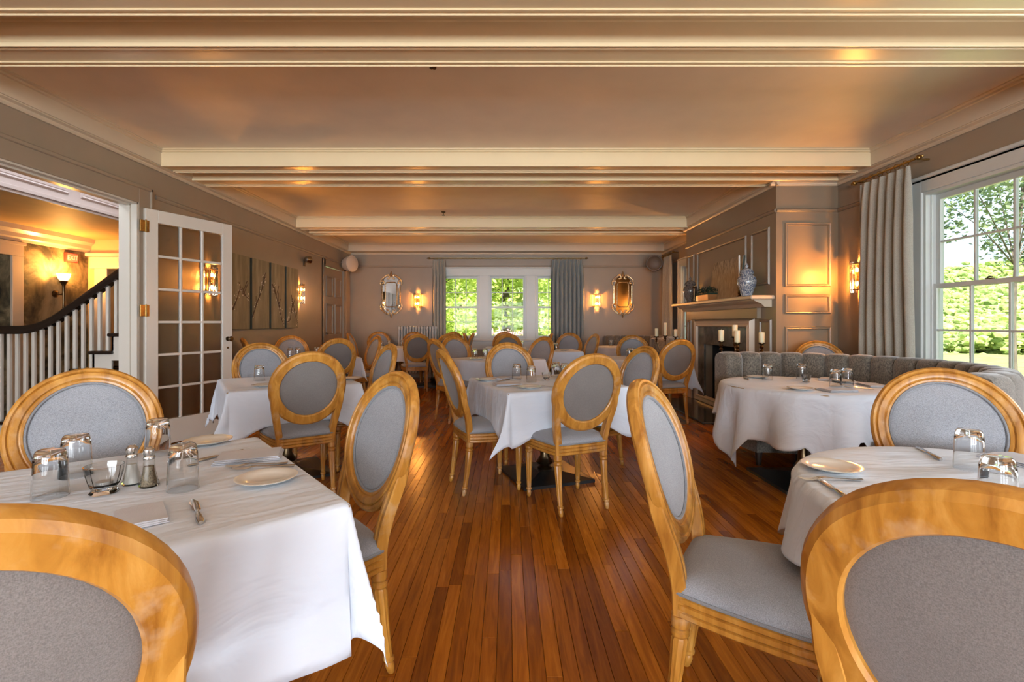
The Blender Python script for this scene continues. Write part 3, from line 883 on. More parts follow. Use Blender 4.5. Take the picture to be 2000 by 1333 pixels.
# hall sconce
hs = thing('hall_sconce', 'lit torch wall lamp with a glass bowl on the hall mural', 'wall lamp', (HX0, 6.72, 1.62))
mb = MB(); mb.M = Matrix.Translation((0.0, 0, 0.0)) @ Matrix.Rotation(PI/2, 4, 'Y'); mb.lathe([(0.05, 0), (0.05, 0.012), (0.03, 0.022), (0.012, 0.03)], 16); mb.build('back_plate', 'old_bronze', hs)
mb = MB(); mb.tube([(0.02, 0, 0), (0.09, 0, -0.01), (0.12, 0, 0.02)], 0.010, 8); mb.lathe([(0.006, -0.22), (0.014, -0.2), (0.010, -0.1), (0.016, 0.0), (0.014, 0.10), (0.03, 0.14), (0.05, 0.17), (0.046, 0.18)], 14, (0.12, 0, 0)); mb.build('arm', 'old_bronze', hs)
mb = MB(); mb.lathe([(0.025, 0.17), (0.055, 0.20), (0.070, 0.24), (0.078, 0.28), (0.071, 0.28), (0.062, 0.24), (0.048, 0.21)], 20, (0.12, 0, 0), cap=False); mb.build('glass_bowl', 'lit_shade', hs)
lamp('hall_sconce_bulb', 'POINT', 26, (1.0, 0.46, 0.11), (HX0+0.14, 6.72, 1.98), shadow_soft_size=0.04)
# exit sign
ex = thing('exit_sign', 'small red exit sign at the end of the hall mural', 'sign', (HX0+0.005, 6.93, 2.08))
mb = MB(); mb.box((0.0, -0.09, 0), (0.05, 0.09, 0.13), 0.006); mb.build('housing', 'sign_red', ex)
mb = MB(); mb.box((0.05, -0.08, 0.01), (0.053, 0.08, 0.12)); mb.build('face', 'exit_glow', ex)
tx = bpy.data.curves.new('lettering', 'FONT'); tx.body = 'EXIT'; tx.size = 0.085; tx.align_x = 'CENTER'; tx.extrude = 0.001; tx.materials.append(MATS['white_gloss'])
tob = bpy.data.objects.new('lettering', tx); COL.objects.link(tob)
bpy.context.view_layer.update()
tme = bpy.data.meshes.new_from_object(tob.evaluated_get(bpy.context.evaluated_depsgraph_get()))
bpy.data.objects.remove(tob); bpy.data.curves.remove(tx)
tme.materials.clear(); tme.materials.append(MATS['white_gloss'])
to = link('lettering', tme, ex, (0.0545, 0, 0.035)); to.rotation_euler = (PI/2, 0, PI/2)

# ------------------------------------------------------------------ curtains
def curtain(name, label, loc, rz, w, h, pleats, mat, amp=0.045, gather=0.92):
    """hanging pleated panel; local x along the wall, top at z=h"""
    t = thing(name, label, 'curtain', loc, rz)
    cols, rows = pleats*10, 16
    rings = []
    rr = random.Random(int(w*1000)+pleats)
    ph = [rr.uniform(-0.5, 0.5) for _ in range(pleats+1)]
    def pos(i, j, back):
        u = i/cols; v = j/rows
        z = 0.015 + (h-0.015)*(1-v)
        k = u*pleats
        drop = min(1.0, v*6)
        a = amp*(0.55+0.45*drop)
        wob = ph[int(min(k, pleats-1e-6))]*0.5*drop
        y = a*math.sin(2*PI*k+wob)*(1.0 if v > 0.06 else 0.6) + 0.010*math.sin(7*v+3*u)*drop
        x = (u-0.5)*w*(gather+(1-gather)*drop)+0.012*math.cos(2*PI*k)*drop
        return (x, y-(0.004 if back else 0), z)
    vs, fs = [], []
    for j in range(rows+1):
        for i in range(cols+1): vs.append(pos(i, j, False))
    nb = len(vs)
    for j in range(rows+1):
        for i in range(cols+1): vs.append(pos(i, j, True))
    W_ = cols+1
    for j in range(rows):
        for i in range(cols):
            a = j*W_+i
            fs.append((a, a+1, a+W_+1, a+W_)); fs.append((nb+a, nb+a+W_, nb+a+W_+1, nb+a+1))
    for i in range(cols): fs.append((i, nb+i, nb+i+1, i+1)); q = rows*W_+i; fs.append((q, q+1, nb+q+1, nb+q))
    for j in range(rows): q = j*W_; fs.append((q, q+W_, nb+q+W_, nb+q)); q = j*W_+cols; fs.append((q, nb+q, nb+q+W_, q+W_))
    mb = MB(); mb._add(vs, fs, True); mb.build('cloth', mat, t, sharp=80)
    for k in range(pleats):
        x = ((k+0.5)/pleats-0.5)*w*gather
        m2 = MB(); m2.tube([(x+0.0*math.cos(a), 0.026*math.cos(a), h+0.035+0.026*math.sin(a)) for a in [2*PI*i/14 for i in range(14)]], 0.0035, 6, closed=True, up=(1, 0, 0))
        m2.build('ring', 'aged_brass', t)
    return t
CH = 2.61
curtain('curtain', 'long grey linen curtain beside the large side window', (XR-0.13, 4.60, 0), -PI/2, 0.66, CH, 6, 'curtain_linen')
curtain('curtain', 'narrow grey curtain on the radiator side of the triple window', (-1.52, YB-0.13, 0), 0, 0.30, CH, 4, 'curtain_linen', 0.04)
curtain('curtain', 'wide blue-grey curtain between the triple window and a lit sconce', (1.32, YB-0.13, 0), 0, 0.74, CH, 8, 'curtain_blue')
curtain('curtain', 'grey curtain in the far corner behind the round booth', (XRF-0.12, 10.18, 0), -PI/2, 0.55, CH, 6, 'curtain_linen')
def rod(label, a, b_, nrm):
    t = thing('curtain_rod', label, 'curtain rod', a)
    d = Vector(b_)-Vector(a); q = Vector(nrm)
    mb = MB(); mb.tube([(0, 0, 0), tuple(d)], 0.011, 10); mb.build('pole', 'aged_brass', t)
    for p, s in ((Vector((0, 0, 0)), -1), (d, 1)):
        m2 = MB(); u = d.normalized()*s
        m2.sphere(tuple(p+u*0.03), 0.024, 10, 6); m2.sphere(tuple(p+u*0.065), 0.013, 8, 6); m2.build('finial', 'aged_brass', t)
    for f in (0.02, 0.98):
        p = d*f
        m3 = MB(); m3.tube([tuple(p), tuple(p+q*0.13)], 0.008, 8); m3.build('bracket', 'aged_brass', t)
rod('brass curtain rod over the triple window', (-1.70, YB-0.13, CH+0.042), (1.72, YB-0.13, CH+0.042), (0, 1, 0))
rod('brass curtain rod over the large side window', (XR-0.13, 4.96, CH+0.042), (XR-0.13, 4.24, CH+0.042), (1, 0, 0))
rod('brass curtain rod over the far side window', (XRF-0.12, 10.48, CH+0.042), (XRF-0.12, 9.86, CH+0.042), (1, 0, 0))

# ------------------------------------------------------------------ crystal wall sconces
def sconce(label, loc, rz, power=28):
    """half-drum of crystal rods; local +y is away from the wall, centre of the lamp at the origin"""
    t = thing('wall_sconce', label, 'wall lamp', loc, rz, 'crystal rod sconces')
    R = 0.085
    bp = MB(); bp.box((-0.05, 0.0, -0.13), (0.05, 0.010, 0.13), 0.004); bp.tube([(0, 0.0, 0), (0, 0.045, 0)], 0.008, 8); bp.build('back_plate', 'aged_brass', t)
    for z in (0.135, -0.135):
        rm = MB(); rm.sweep([(R*1.06*math.cos(a), 0.006+R*math.sin(a)*1.04, z) for a in [PI*i/14 for i in range(15)]], [(-0.005, -0.006), (0.005, -0.006), (0.005, 0.006), (-0.005, 0.006)])
        rm.loft([[(0.92*R*math.cos(a), 0.006+0.92*R*math.sin(a), z+q) for a in [PI*i/14 for i in range(15)]]+[(0.45*R*math.cos(a), 0.006+0.45*R*math.sin(a), z+q) for a in [PI*i/14 for i in range(14, -1, -1)]] for q in (-0.003, 0.003)], smooth=False)
        rm.build('rail', 'aged_brass', t)
    for k in range(7):
        a = PI*(k+0.5)/7
        cr = MB(); cr.lathe([(0.003, -0.178), (0.0105, -0.165), (0.0115, 0.155), (0.004, 0.168)], 6, (R*math.cos(a), 0.006+R*math.sin(a), 0), smooth=False)
        cr.build('crystal_rod', 'crystal', t)
    for z, s in ((0.07, 1), (-0.07, -1)):
        bl = MB(); bl.sphere((0, 0.048, z), 0.015, 10, 8, (1, 1, 1.9)); bl.build('bulb', 'warm_bulb', t)
        sk = MB(); sk.lathe([(0.010, -0.022), (0.012, 0.0), (0.010, 0.022)], 10, (0, 0.048, z*0.55)); sk.build('socket', 'aged_brass', t)
        o = lamp('sconce_bulb', 'POINT', power, (1.0, 0.39, 0.065), (0, 0.062, z), shadow_soft_size=0.018)
        o.parent = t
    return t
sconce('lit crystal sconce between the gilt mirror and the thin curtain', (-2.00, YB, 1.72), PI)
sconce('lit crystal sconce between the wide blue curtain and a gilt mirror', (2.00, YB, 1.72), PI)
sconce('lit crystal sconce at the right-hand edge of the four canvases', (XL, 8.20, 1.71), -PI/2)
sconce('lit crystal sconce seen through the glazed door', (XL, 5.72, 1.71), -PI/2)
sconce('lit crystal sconce between the chimney breast and the long grey curtain', (XR, 5.07, 1.70), PI/2, 46)

sconce('lit crystal sconce hidden past the chimney, reflected in the mirror by the booth', (XRF, 8.50, 1.70), PI/2)

# ------------------------------------------------------------------ scrolled gilt mirrors
def spiral(cx, cz, r0, r1, a0, a1, n=22):
    return [(cx+(r0+(r1-r0)*i/n)*math.cos(a0+(a1-a0)*i/n), 0, cz+(r0+(r1-r0)*i/n)*math.sin(a0+(a1-a0)*i/n)) for i in range(n+1)]
def mirror(label, loc):
    t = thing('wall_mirror', label, 'mirror', loc, 0, 'gilt scroll mirrors')
    # local y=0 at the wall, face towards -y
    inner = [(-0.13, -0.22), (-0.095, -0.275), (0.095, -0.275), (0.13, -0.22), (0.13, 0.22), (0.095, 0.275), (-0.095, 0.275), (-0.13, 0.22)]
    outer = [(-0.205, -0.235), (-0.14, -0.36), (0.0, -0.47), (0.14, -0.36), (0.205, -0.235), (0.205, 0.235), (0.14, 0.36), (0.0, 0.47), (-0.14, 0.36), (-0.205, 0.235)]
    mb = MB(); mb.loft([[(x, -0.030, z) for x, z in inner], [(x, -0.022, z) for x, z in inner]], smooth=False); mb.build('looking_glass', 'mirror_glass', t)
    mb = MB(); mb.loft([[(x, -0.021, z) for x, z in outer], [(x, -0.004, z) for x, z in outer]], smooth=False); mb.build('border_glass', 'mirror_glass', t)
    mb = MB(); mb.tube([(x, -0.034, z) for x, z in inner], 0.012, 8, closed=True, up=(0, 1, 0)); mb.build('inner_bead', 'gilt', t)
    for s in (-1, 1):
        mb = MB(); mb.tube([(s*0.20, -0.026, -0.20), (s*0.20, -0.026, 0.20)], 0.013, 8); mb.build('side_bead', 'gilt', t)
        for q in (-1, 1):
            sc = MB()
            p1 = [(s*x, -0.030, q*z) for x, _, z in spiral(0.185, 0.265, 0.062, 0.015, -0.9, 4.6)]
            p2 = [(s*x, -0.030, q*z) for x, _, z in spiral(0.075, 0.375, 0.066, 0.016, 0.2, 5.4)]
            p3 = [(s*0.24, -0.03, q*0.25), (s*0.225, -0.03, q*0.32), (s*0.16, -0.03, q*0.385), (s*0.10, -0.03, q*0.435), (s*0.05, -0.03, q*0.445)]
            sc.tube(p1, 0.016, 8); sc.tube(p2, 0.015, 8); sc.tube(smooth_path(p3, 5), 0.014, 8)
            sc.build('scroll', 'gilt', t)
    for q in (-1, 1):
        mb = MB(); mb.tube([(0, -0.03, q*0.40), (0, -0.03, q*0.46), (0, -0.026, q*0.53)], 0.034, 10, scale=[1.0, 0.8, 0.12]); mb.build('finial', 'gilt', t)
    return t
mirror('scroll-framed gilt mirror near the closed corner door', (-2.60, YB, 1.85))
mirror('scroll-framed gilt mirror glowing orange near the round booth', (2.58, YB, 1.85))

# ------------------------------------------------------------------ four blossom canvases (one picture each)
CZ0, CZ1 = 1.135, 2.10
cp = [(6.06, 6.52), (6.58, 7.05), (7.11, 7.54), (7.60, 8.02)]
cl = ['blossom canvas half hidden by the glazed door', 'blossom canvas second from the glazed door', 'blossom canvas third from the glazed door', 'blossom canvas next to the lit sconce']
br = [[(0.05, 0.25), (0.15, 0.40), (0.22, 0.52), (0.30, 0.46), (0.46, 0.40)], [(0.0, 0.16), (0.12, 0.36), (0.22, 0.50), (0.30, 0.66), (0.36, 0.80)], [(0.02, 0.66), (0.10, 0.55), (0.22, 0.36), (0.34, 0.12), (0.43, 0.06)], [(0.0, 0.10), (0.12, 0.14), (0.22, 0.40), (0.30, 0.22), (0.42, 0.08)]]
rr = random.Random(5)
for (y0, y1), lab, b_ in zip(cp, cl, br):
    t = thing('canvas_painting', lab, 'painting', (XL, y0, CZ0), 0, 'four blossom canvases')
    w = y1-y0
    mb = MB(); mb.box((0.0, 0, 0), (0.066, w, CZ1-CZ0)); mb.build('stretcher', 'canvas_edge', t)
    mb = MB(); mb.box((0.066, 0.004, 0.004), (0.069, w, CZ1-CZ0)); mb.build('painted_face', 'blossom_canvas', t)
    pts = smooth_path([(0.070, min(p[0], w-0.01), p[1]) for p in b_], 5)
    mb = MB(); n = len(pts); mb.tube(pts, 0.0065, 6, scale=[1.2-0.7*i/n for i in range(n)])
    for k in range(5):
        p = pts[rr.randrange(3, n-3)]; q = (0.070, max(0.02, min(w-0.02, p[1]+rr.uniform(-0.12, 0.12))), min(0.9, p[2]+rr.uniform(0.05, 0.2)))
        mb.tube([tuple(p), q], 0.004, 5)
    mb.build('painted_branch', 'painted_branch', t)
    mb = MB()
    for k in range(34):
        p = pts[rr.randrange(n)]
        mb.sphere((0.070, max(0.02, min(w-0.02, p[1]+rr.uniform(-0.05, 0.05))), max(0.03, p[2]+rr.uniform(-0.04, 0.08))), rr.uniform(0.005, 0.011), 6, 4, (0.15, 1, 1))
    mb.build('painted_blossoms', 'painted_blossom', t)['kind'] = 'stuff'

# ------------------------------------------------------------------ radiator, loudspeakers, small fixtures
t = thing('radiator', 'pale column radiator under the sconce by the thin curtain', 'radiator', (-2.38, YB-0.17, 0))
for k in range(14):
    x = k*0.062
    mb = MB()
    for y in (-0.045, 0.045): mb.tube([(x, y, 0.14), (x, y, 1.10)], 0.020, 8)
    mb.box((x-0.024, -0.07, 1.07), (x+0.024, 0.07, 1.15), 0.02); mb.box((x-0.024, -0.07, 0.10), (x+0.024, 0.07, 0.17), 0.02)
    if k in (0, 13): mb.box((x-0.018, -0.06, 0), (x+0.018, -0.02, 0.12)); mb.box((x-0.018, 0.02, 0), (x+0.018, 0.06, 0.12))
    mb.build('column', 'radiator_paint', t)
mb = MB(); mb.tube([(0.81, 0, 0.12), (0.88, 0, 0.12), (0.88, 0, 0.0)], 0.016, 8); mb.build('valve_pipe', 'radiator_paint', t)

def loudspeaker(label, loc, rz, body, front):
    t = thing('wall_loudspeaker', label, 'loudspeaker', loc, rz)   # local +y = facing
    mb = MB(); mb.M = Matrix.Rotation(-PI/2, 4, 'X'); mb.lathe([(0.05, -0.22), (0.12, -0.19), (0.165, -0.08), (0.175, 0.0), (0.168, 0.012)], 28); mb.build('cabinet', body, t)
    mb = MB(); mb.M = Matrix.Rotation(-PI/2, 4, 'X'); mb.lathe([(0.150, 0.012), (0.13, 0.026), (0.07, 0.034), (0.004, 0.036)], 28); mb.build('grille', front, t)
    mb = MB(); mb.tube([(0, -0.20, 0), (0, -0.27, 0.0), (0, -0.33, 0)], 0.018, 8); mb.build('bracket', 'old_bronze', t)
loudspeaker('round pale loudspeaker above the closed corner door', (XL+0.24, 10.28, 2.47), math.radians(-115), 'speaker_white', 'speaker_white')
loudspeaker('dark round loudspeaker in the corner by the far curtain', (3.15, 10.42, 2.50), math.radians(160), 'speaker_dark', 'speaker_dark')
t = thing('emergency_spotlight', 'small chrome emergency spotlight above the sconce by the canvases', 'spotlight', (XL, 8.42, 2.27), -PI/2)
mb = MB(); mb.box((-0.03, 0, -0.07), (0.03, 0.02, 0.05), 0.006); mb.tube([(0, 0.01, 0), (0, 0.06, 0.01)], 0.010, 8); mb.build('bracket', 'old_bronze', t)
mb = MB(); mb.M = Matrix.Translation((0.03, 0.07, 0.04)) @ Matrix.Rotation(math.radians(60), 4, 'Z') @ Matrix.Rotation(-PI/2, 4, 'X'); mb.lathe([(0.02, -0.05), (0.05, -0.03), (0.064, 0.02), (0.068, 0.05)], 18); mb.build('lamp_head', 'chrome_grey', t)
mb = MB(); mb.M = Matrix.Translation((0.03, 0.07, 0.04)) @ Matrix.Rotation(math.radians(60), 4, 'Z') @ Matrix.Rotation(-PI/2, 4, 'X'); mb.lathe([(0.058, 0.050), (0.04, 0.060), (0.004, 0.064)], 18); mb.build('lens', 'chrome_grey', t)
for lab, p in (('dark sprinkler head on the nearer ceiling panel', (-0.49, 3.20)), ('dark sprinkler head on the ceiling panel by the fireplace', (-1.00, 7.60))):
    t = thing('ceiling_sprinkler', lab, 'sprinkler', (p[0], p[1], ZC))
    mb = MB(); mb.lathe([(0.004, -0.062), (0.022, -0.06), (0.024, -0.052), (0.008, -0.048), (0.010, -0.02), (0.030, -0.012), (0.036, 0.0)], 16); mb.build('head', 'old_bronze', t)

# ------------------------------------------------------------------ fireplace
fp = thing('fireplace', 'white mantelpiece with a dark slate surround and empty black grate', 'fireplace', (BX, 6.80, 0))
# slate slips, local y centred; face towards -x
MB().box((-0.03, -0.78, 0), (0.0, FY0-6.80, FZ+0.26), 0.002).build('slate_slip', 'slate', fp)
MB().box((-0.03, FY1-6.80, 0), (0.0, 0.78, FZ+0.26), 0.002).build('slate_slip', 'slate', fp)
MB().box((-0.03, FY0-6.80, FZ), (0.0, FY1-6.80, FZ+0.26), 0.002).build('slate_lintel', 'slate', fp)
frame_on(fp, 'surround_moulding', 'trim_paint', (-0.0, 0.90, 0.0), (0, -1, 0), (0, 0, 1), 1.80, 1.27, 0.12, 0.055)
MB().box((-0.05, -1.05, 1.27), (0.0, 1.05, 1.44), 0.004).build('frieze', 'wall_panel_paint', fp)
mb = MB()
sec = [(0.0, 1.40), (-0.08, 1.40), (-0.10, 1.42), (-0.12, 1.44), (-0.17, 1.46), (-0.20, 1.475), (-0.20, 1.485), (0.0, 1.485)]
mb.loft([[(a, -1.28, z) for a, z in sec], [(a, 1.24, z) for a, z in sec]], smooth=False); mb.build('bed_moulding', 'trim_paint', fp)
MB().box((-0.27, -1.35, 1.485), (0.0, 1.30, 1.530), 0.010).build('shelf', 'trim_paint', fp)
gr = MB()
for k in range(9): y = -0.36+k*0.09; gr.tube([(0.10, y, 0.16), (0.10, y, 0.34)], 0.008, 6)
for z in (0.16, 0.34): gr.tube([(0.10, -0.40, z), (0.10, 0.40, z)], 0.010, 6)
for y in (-0.38, 0.38): gr.tube([(0.10, y, 0.0), (0.10, y, 0.42)], 0.012, 6); gr.tube([(0.10, y, 0.16), (0.38, y, 0.16), (0.38, y, 0)], 0.010, 6)
gr.build('grate', 'black_iron', fp)
t = thing('hearth', 'polished dark slate hearth slab in front of the fireplace', 'hearth', (BX-0.03, 6.80, 0))
MB().box((-0.62, -0.95, 0.0), (0.0, 0.95, 0.022), 0.004).build('slab', 'slate', t)

# mantel ornaments
MZ = 1.530
def jar(name, label, loc, s, mat, prof, lid):
    t = thing(name, label, 'jar', loc, 0)
    mb = MB(); mb.lathe([(r*s, z*s) for r, z in prof], 32); mb.build('body', mat, t, sharp=60)
    mb = MB(); mb.lathe([(r*s, z*s) for r, z in lid], 32); mb.build('lid', mat, t, sharp=60)
    return t
jprof = [(0.075, 0.0), (0.085, 0.012), (0.082, 0.03), (0.105, 0.10), (0.138, 0.18), (0.145, 0.235), (0.130, 0.285), (0.095, 0.315), (0.088, 0.33)]
jlid = [(0.092, 0.33), (0.100, 0.335), (0.098, 0.35), (0.085, 0.385), (0.060, 0.41), (0.022, 0.42), (0.016, 0.435), (0.026, 0.45), (0.022, 0.465), (0.008, 0.48), (0.004, 0.50)]
jar('ginger_jar', 'large blue and white ginger jar on the mantel', (BX-0.155, 5.78, MZ), 0.80, 'blue_white_porcelain', [(r*.93, z) for r, z in jprof], jlid)
jar('ginger_jar', 'smaller dark patterned ginger jar on the far end of the mantel', (BX-0.135, 7.62, MZ), 0.84, 'dark_porcelain', [(r*.9, z) for r, z in jprof], jlid)
t = thing('candlestick', 'brass candlestick with a tall white taper on the mantel', 'candlestick', (BX-0.13, 6.02, MZ))
mb = MB(); mb.lathe([(0.045, 0), (0.046, 0.008), (0.02, 0.02), (0.012, 0.04), (0.020, 0.06), (0.010, 0.10), (0.016, 0.15), (0.022, 0.17), (0.014, 0.20), (0.026, 0.23), (0.03, 0.24), (0.014, 0.245)], 18); mb.build('stick', 'old_bronze', t)
mb = MB(); mb.lathe([(0.011, 0.245), (0.010, 0.52), (0.002, 0.53)], 12); mb.build('taper', 'white_taper', t)
t = thing('candlestick', 'small bronze candlestick beside the smaller ginger jar', 'candlestick', (BX-0.20, 7.28, MZ))
mb = MB(); mb.lathe([(0.04, 0), (0.04, 0.008), (0.014, 0.02), (0.018, 0.05), (0.009, 0.09), (0.013, 0.16), (0.009, 0.2), (0.03, 0.225), (0.03, 0.235), (0.01, 0.24)], 16); mb.build('stick', 'old_bronze', t)
t = thing('leaning_canvas', 'brown meadow canvas leaning on the chimney breast', 'painting', (BX-0.10, 6.55, MZ))
t.rotation_euler = (0, math.radians(6), 0)
MB().box((0.0, -0.46, 0), (0.026, 0.42, 0.54)).build('stretcher', 'canvas_edge', t)
MB().box((-0.003, -0.46, 0.0), (0.0, 0.42, 0.54)).build('painted_face', 'meadow_canvas', t)
t = thing('moss_planter', 'small metal trough of clipped greenery on the mantel', 'planter', (BX-0.16, 6.92, MZ))
mb = MB(); mb.loft([[(-0.055, -0.17, 0), (0.055, -0.17, 0), (0.055, 0.17, 0), (-0.055, 0.17, 0)], [(-0.07, -0.19, 0.11), (0.07, -0.19, 0.11), (0.07, 0.19, 0.11), (-0.07, 0.19, 0.11)]], smooth=False); mb.build('trough', 'copper_pot', t)
mb = MB(); rr = random.Random(2)
for k in range(420):
    a, b_, c = rr.uniform(-1, 1), rr.uniform(-1, 1), rr.uniform(0, 1)
    if a*a+c*c > 1.15: continue
    p = Vector((a*0.08, b_*0.205, 0.10+c*0.09)); d1 = Vector((rr.uniform(-1, 1), rr.uniform(-1, 1), rr.uniform(-0.2, 1))).normalized()*0.022; d2 = d1.cross(Vector((rr.uniform(-1, 1), rr.uniform(-1, 1), 1))).normalized()*0.008
    mb._add([tuple(p-d2), tuple(p+d1*0.5-d2*1.3), tuple(p+d1), tuple(p+d1*0.5+d2*1.3)], [(0, 1, 2, 3)])
mb.build('clipped_leaves', 'moss_green', t)['kind'] = 'stuff'
MB().box((-0.075, -0.195, 0.085), (0.075, 0.195, 0.108)).build('soil', 'moss_green', t)

# candle stands beside the hearth, pillar candles on them
def candle_stand(label, loc, cups):
    t = thing('candle_stand', label, 'candle stand', loc)
    mb = MB(); mb.tube([(0, 0, 0.03), (0, 0, 0.80)], 0.011, 8); mb.sphere((0, 0, 0.45), 0.022, 10, 6); mb.build('stem', 'old_bronze', t)
    for k in range(3):
        a = 2*PI*k/3+0.4
        mb = MB(); mb.tube(smooth_path([(0, 0, 0.12), (0.10*math.cos(a), 0.10*math.sin(a), 0.10), (0.19*math.cos(a), 0.19*math.sin(a), 0.012)], 5), 0.010, 8); mb.build('foot', 'old_bronze', t)
    for x, y, z in cups:
        mb = MB(); mb.tube(smooth_path([(0, 0, 0.72), (x*0.5, y*0.5, 0.70), (x, y, z-0.10)], 6), 0.008, 6)
        mb.lathe([(0.008, -0.11), (0.022, -0.09), (0.010, -0.075), (0.024, -0.05), (0.012, -0.03), (0.03, -0.014), (0.046, -0.008), (0.046, 0.0)], 16, (x, y, z)); mb.build('cup_arm', 'old_bronze', t)
    return t
def candle(label, p, r, h):
    mb = MB(); mb.lathe([(r*0.97, 0), (r, 0.004), (r, h-0.006), (r*0.94, h), (r*0.75, h-0.006), (0.002, h-0.008)], 20)
    mb.tube([(0, 0, h-0.01), (0.001, 0, h+0.012)], 0.0015, 5)
    o = mb.build('pillar_candle', 'candle_wax', None, p); tag(o, label, 'candle', 'cream pillar candles')
def stand_set(label, base, cups, labs):
    candle_stand(label, base, [(c[0], c[1], c[2]) for c in cups])
    for c, l in zip(cups, labs): candle(l, (base[0]+c[0], base[1]+c[1], c[2]+0.001), c[3], c[4])
stand_set('bronze candle stand rising behind the curved banquette', (2.52, 5.30, 0),
          [(-0.19, 0, 1.025, 0.028, 0.115), (-0.045, -0.06, 1.01, 0.029, 0.125), (0.0, 0.09, 1.07, 0.028, 0.125), (0.25, 0, 1.005, 0.03, 0.11)],
          ['cream pillar candle at the fireplace end of the near candle stand', 'cream pillar candle in front of the tallest one on the near stand', 'tallest cream pillar candle on the near candle stand', 'cream pillar candle at the panelled-wall end of the near candle stand'])
stand_set('bronze candle stand near the far side window', (2.74, 8.42, 0),
          [(-0.16, 0, 0.99, 0.028, 0.13), (0.0, 0.02, 1.00, 0.028, 0.22), (0.17, 0, 0.985, 0.03, 0.12)],
          ['short cream pillar candle nearest the mirror on the far stand', 'tall cream pillar candle in the middle of the far stand', 'short cream pillar candle nearest the mantel on the far stand'])

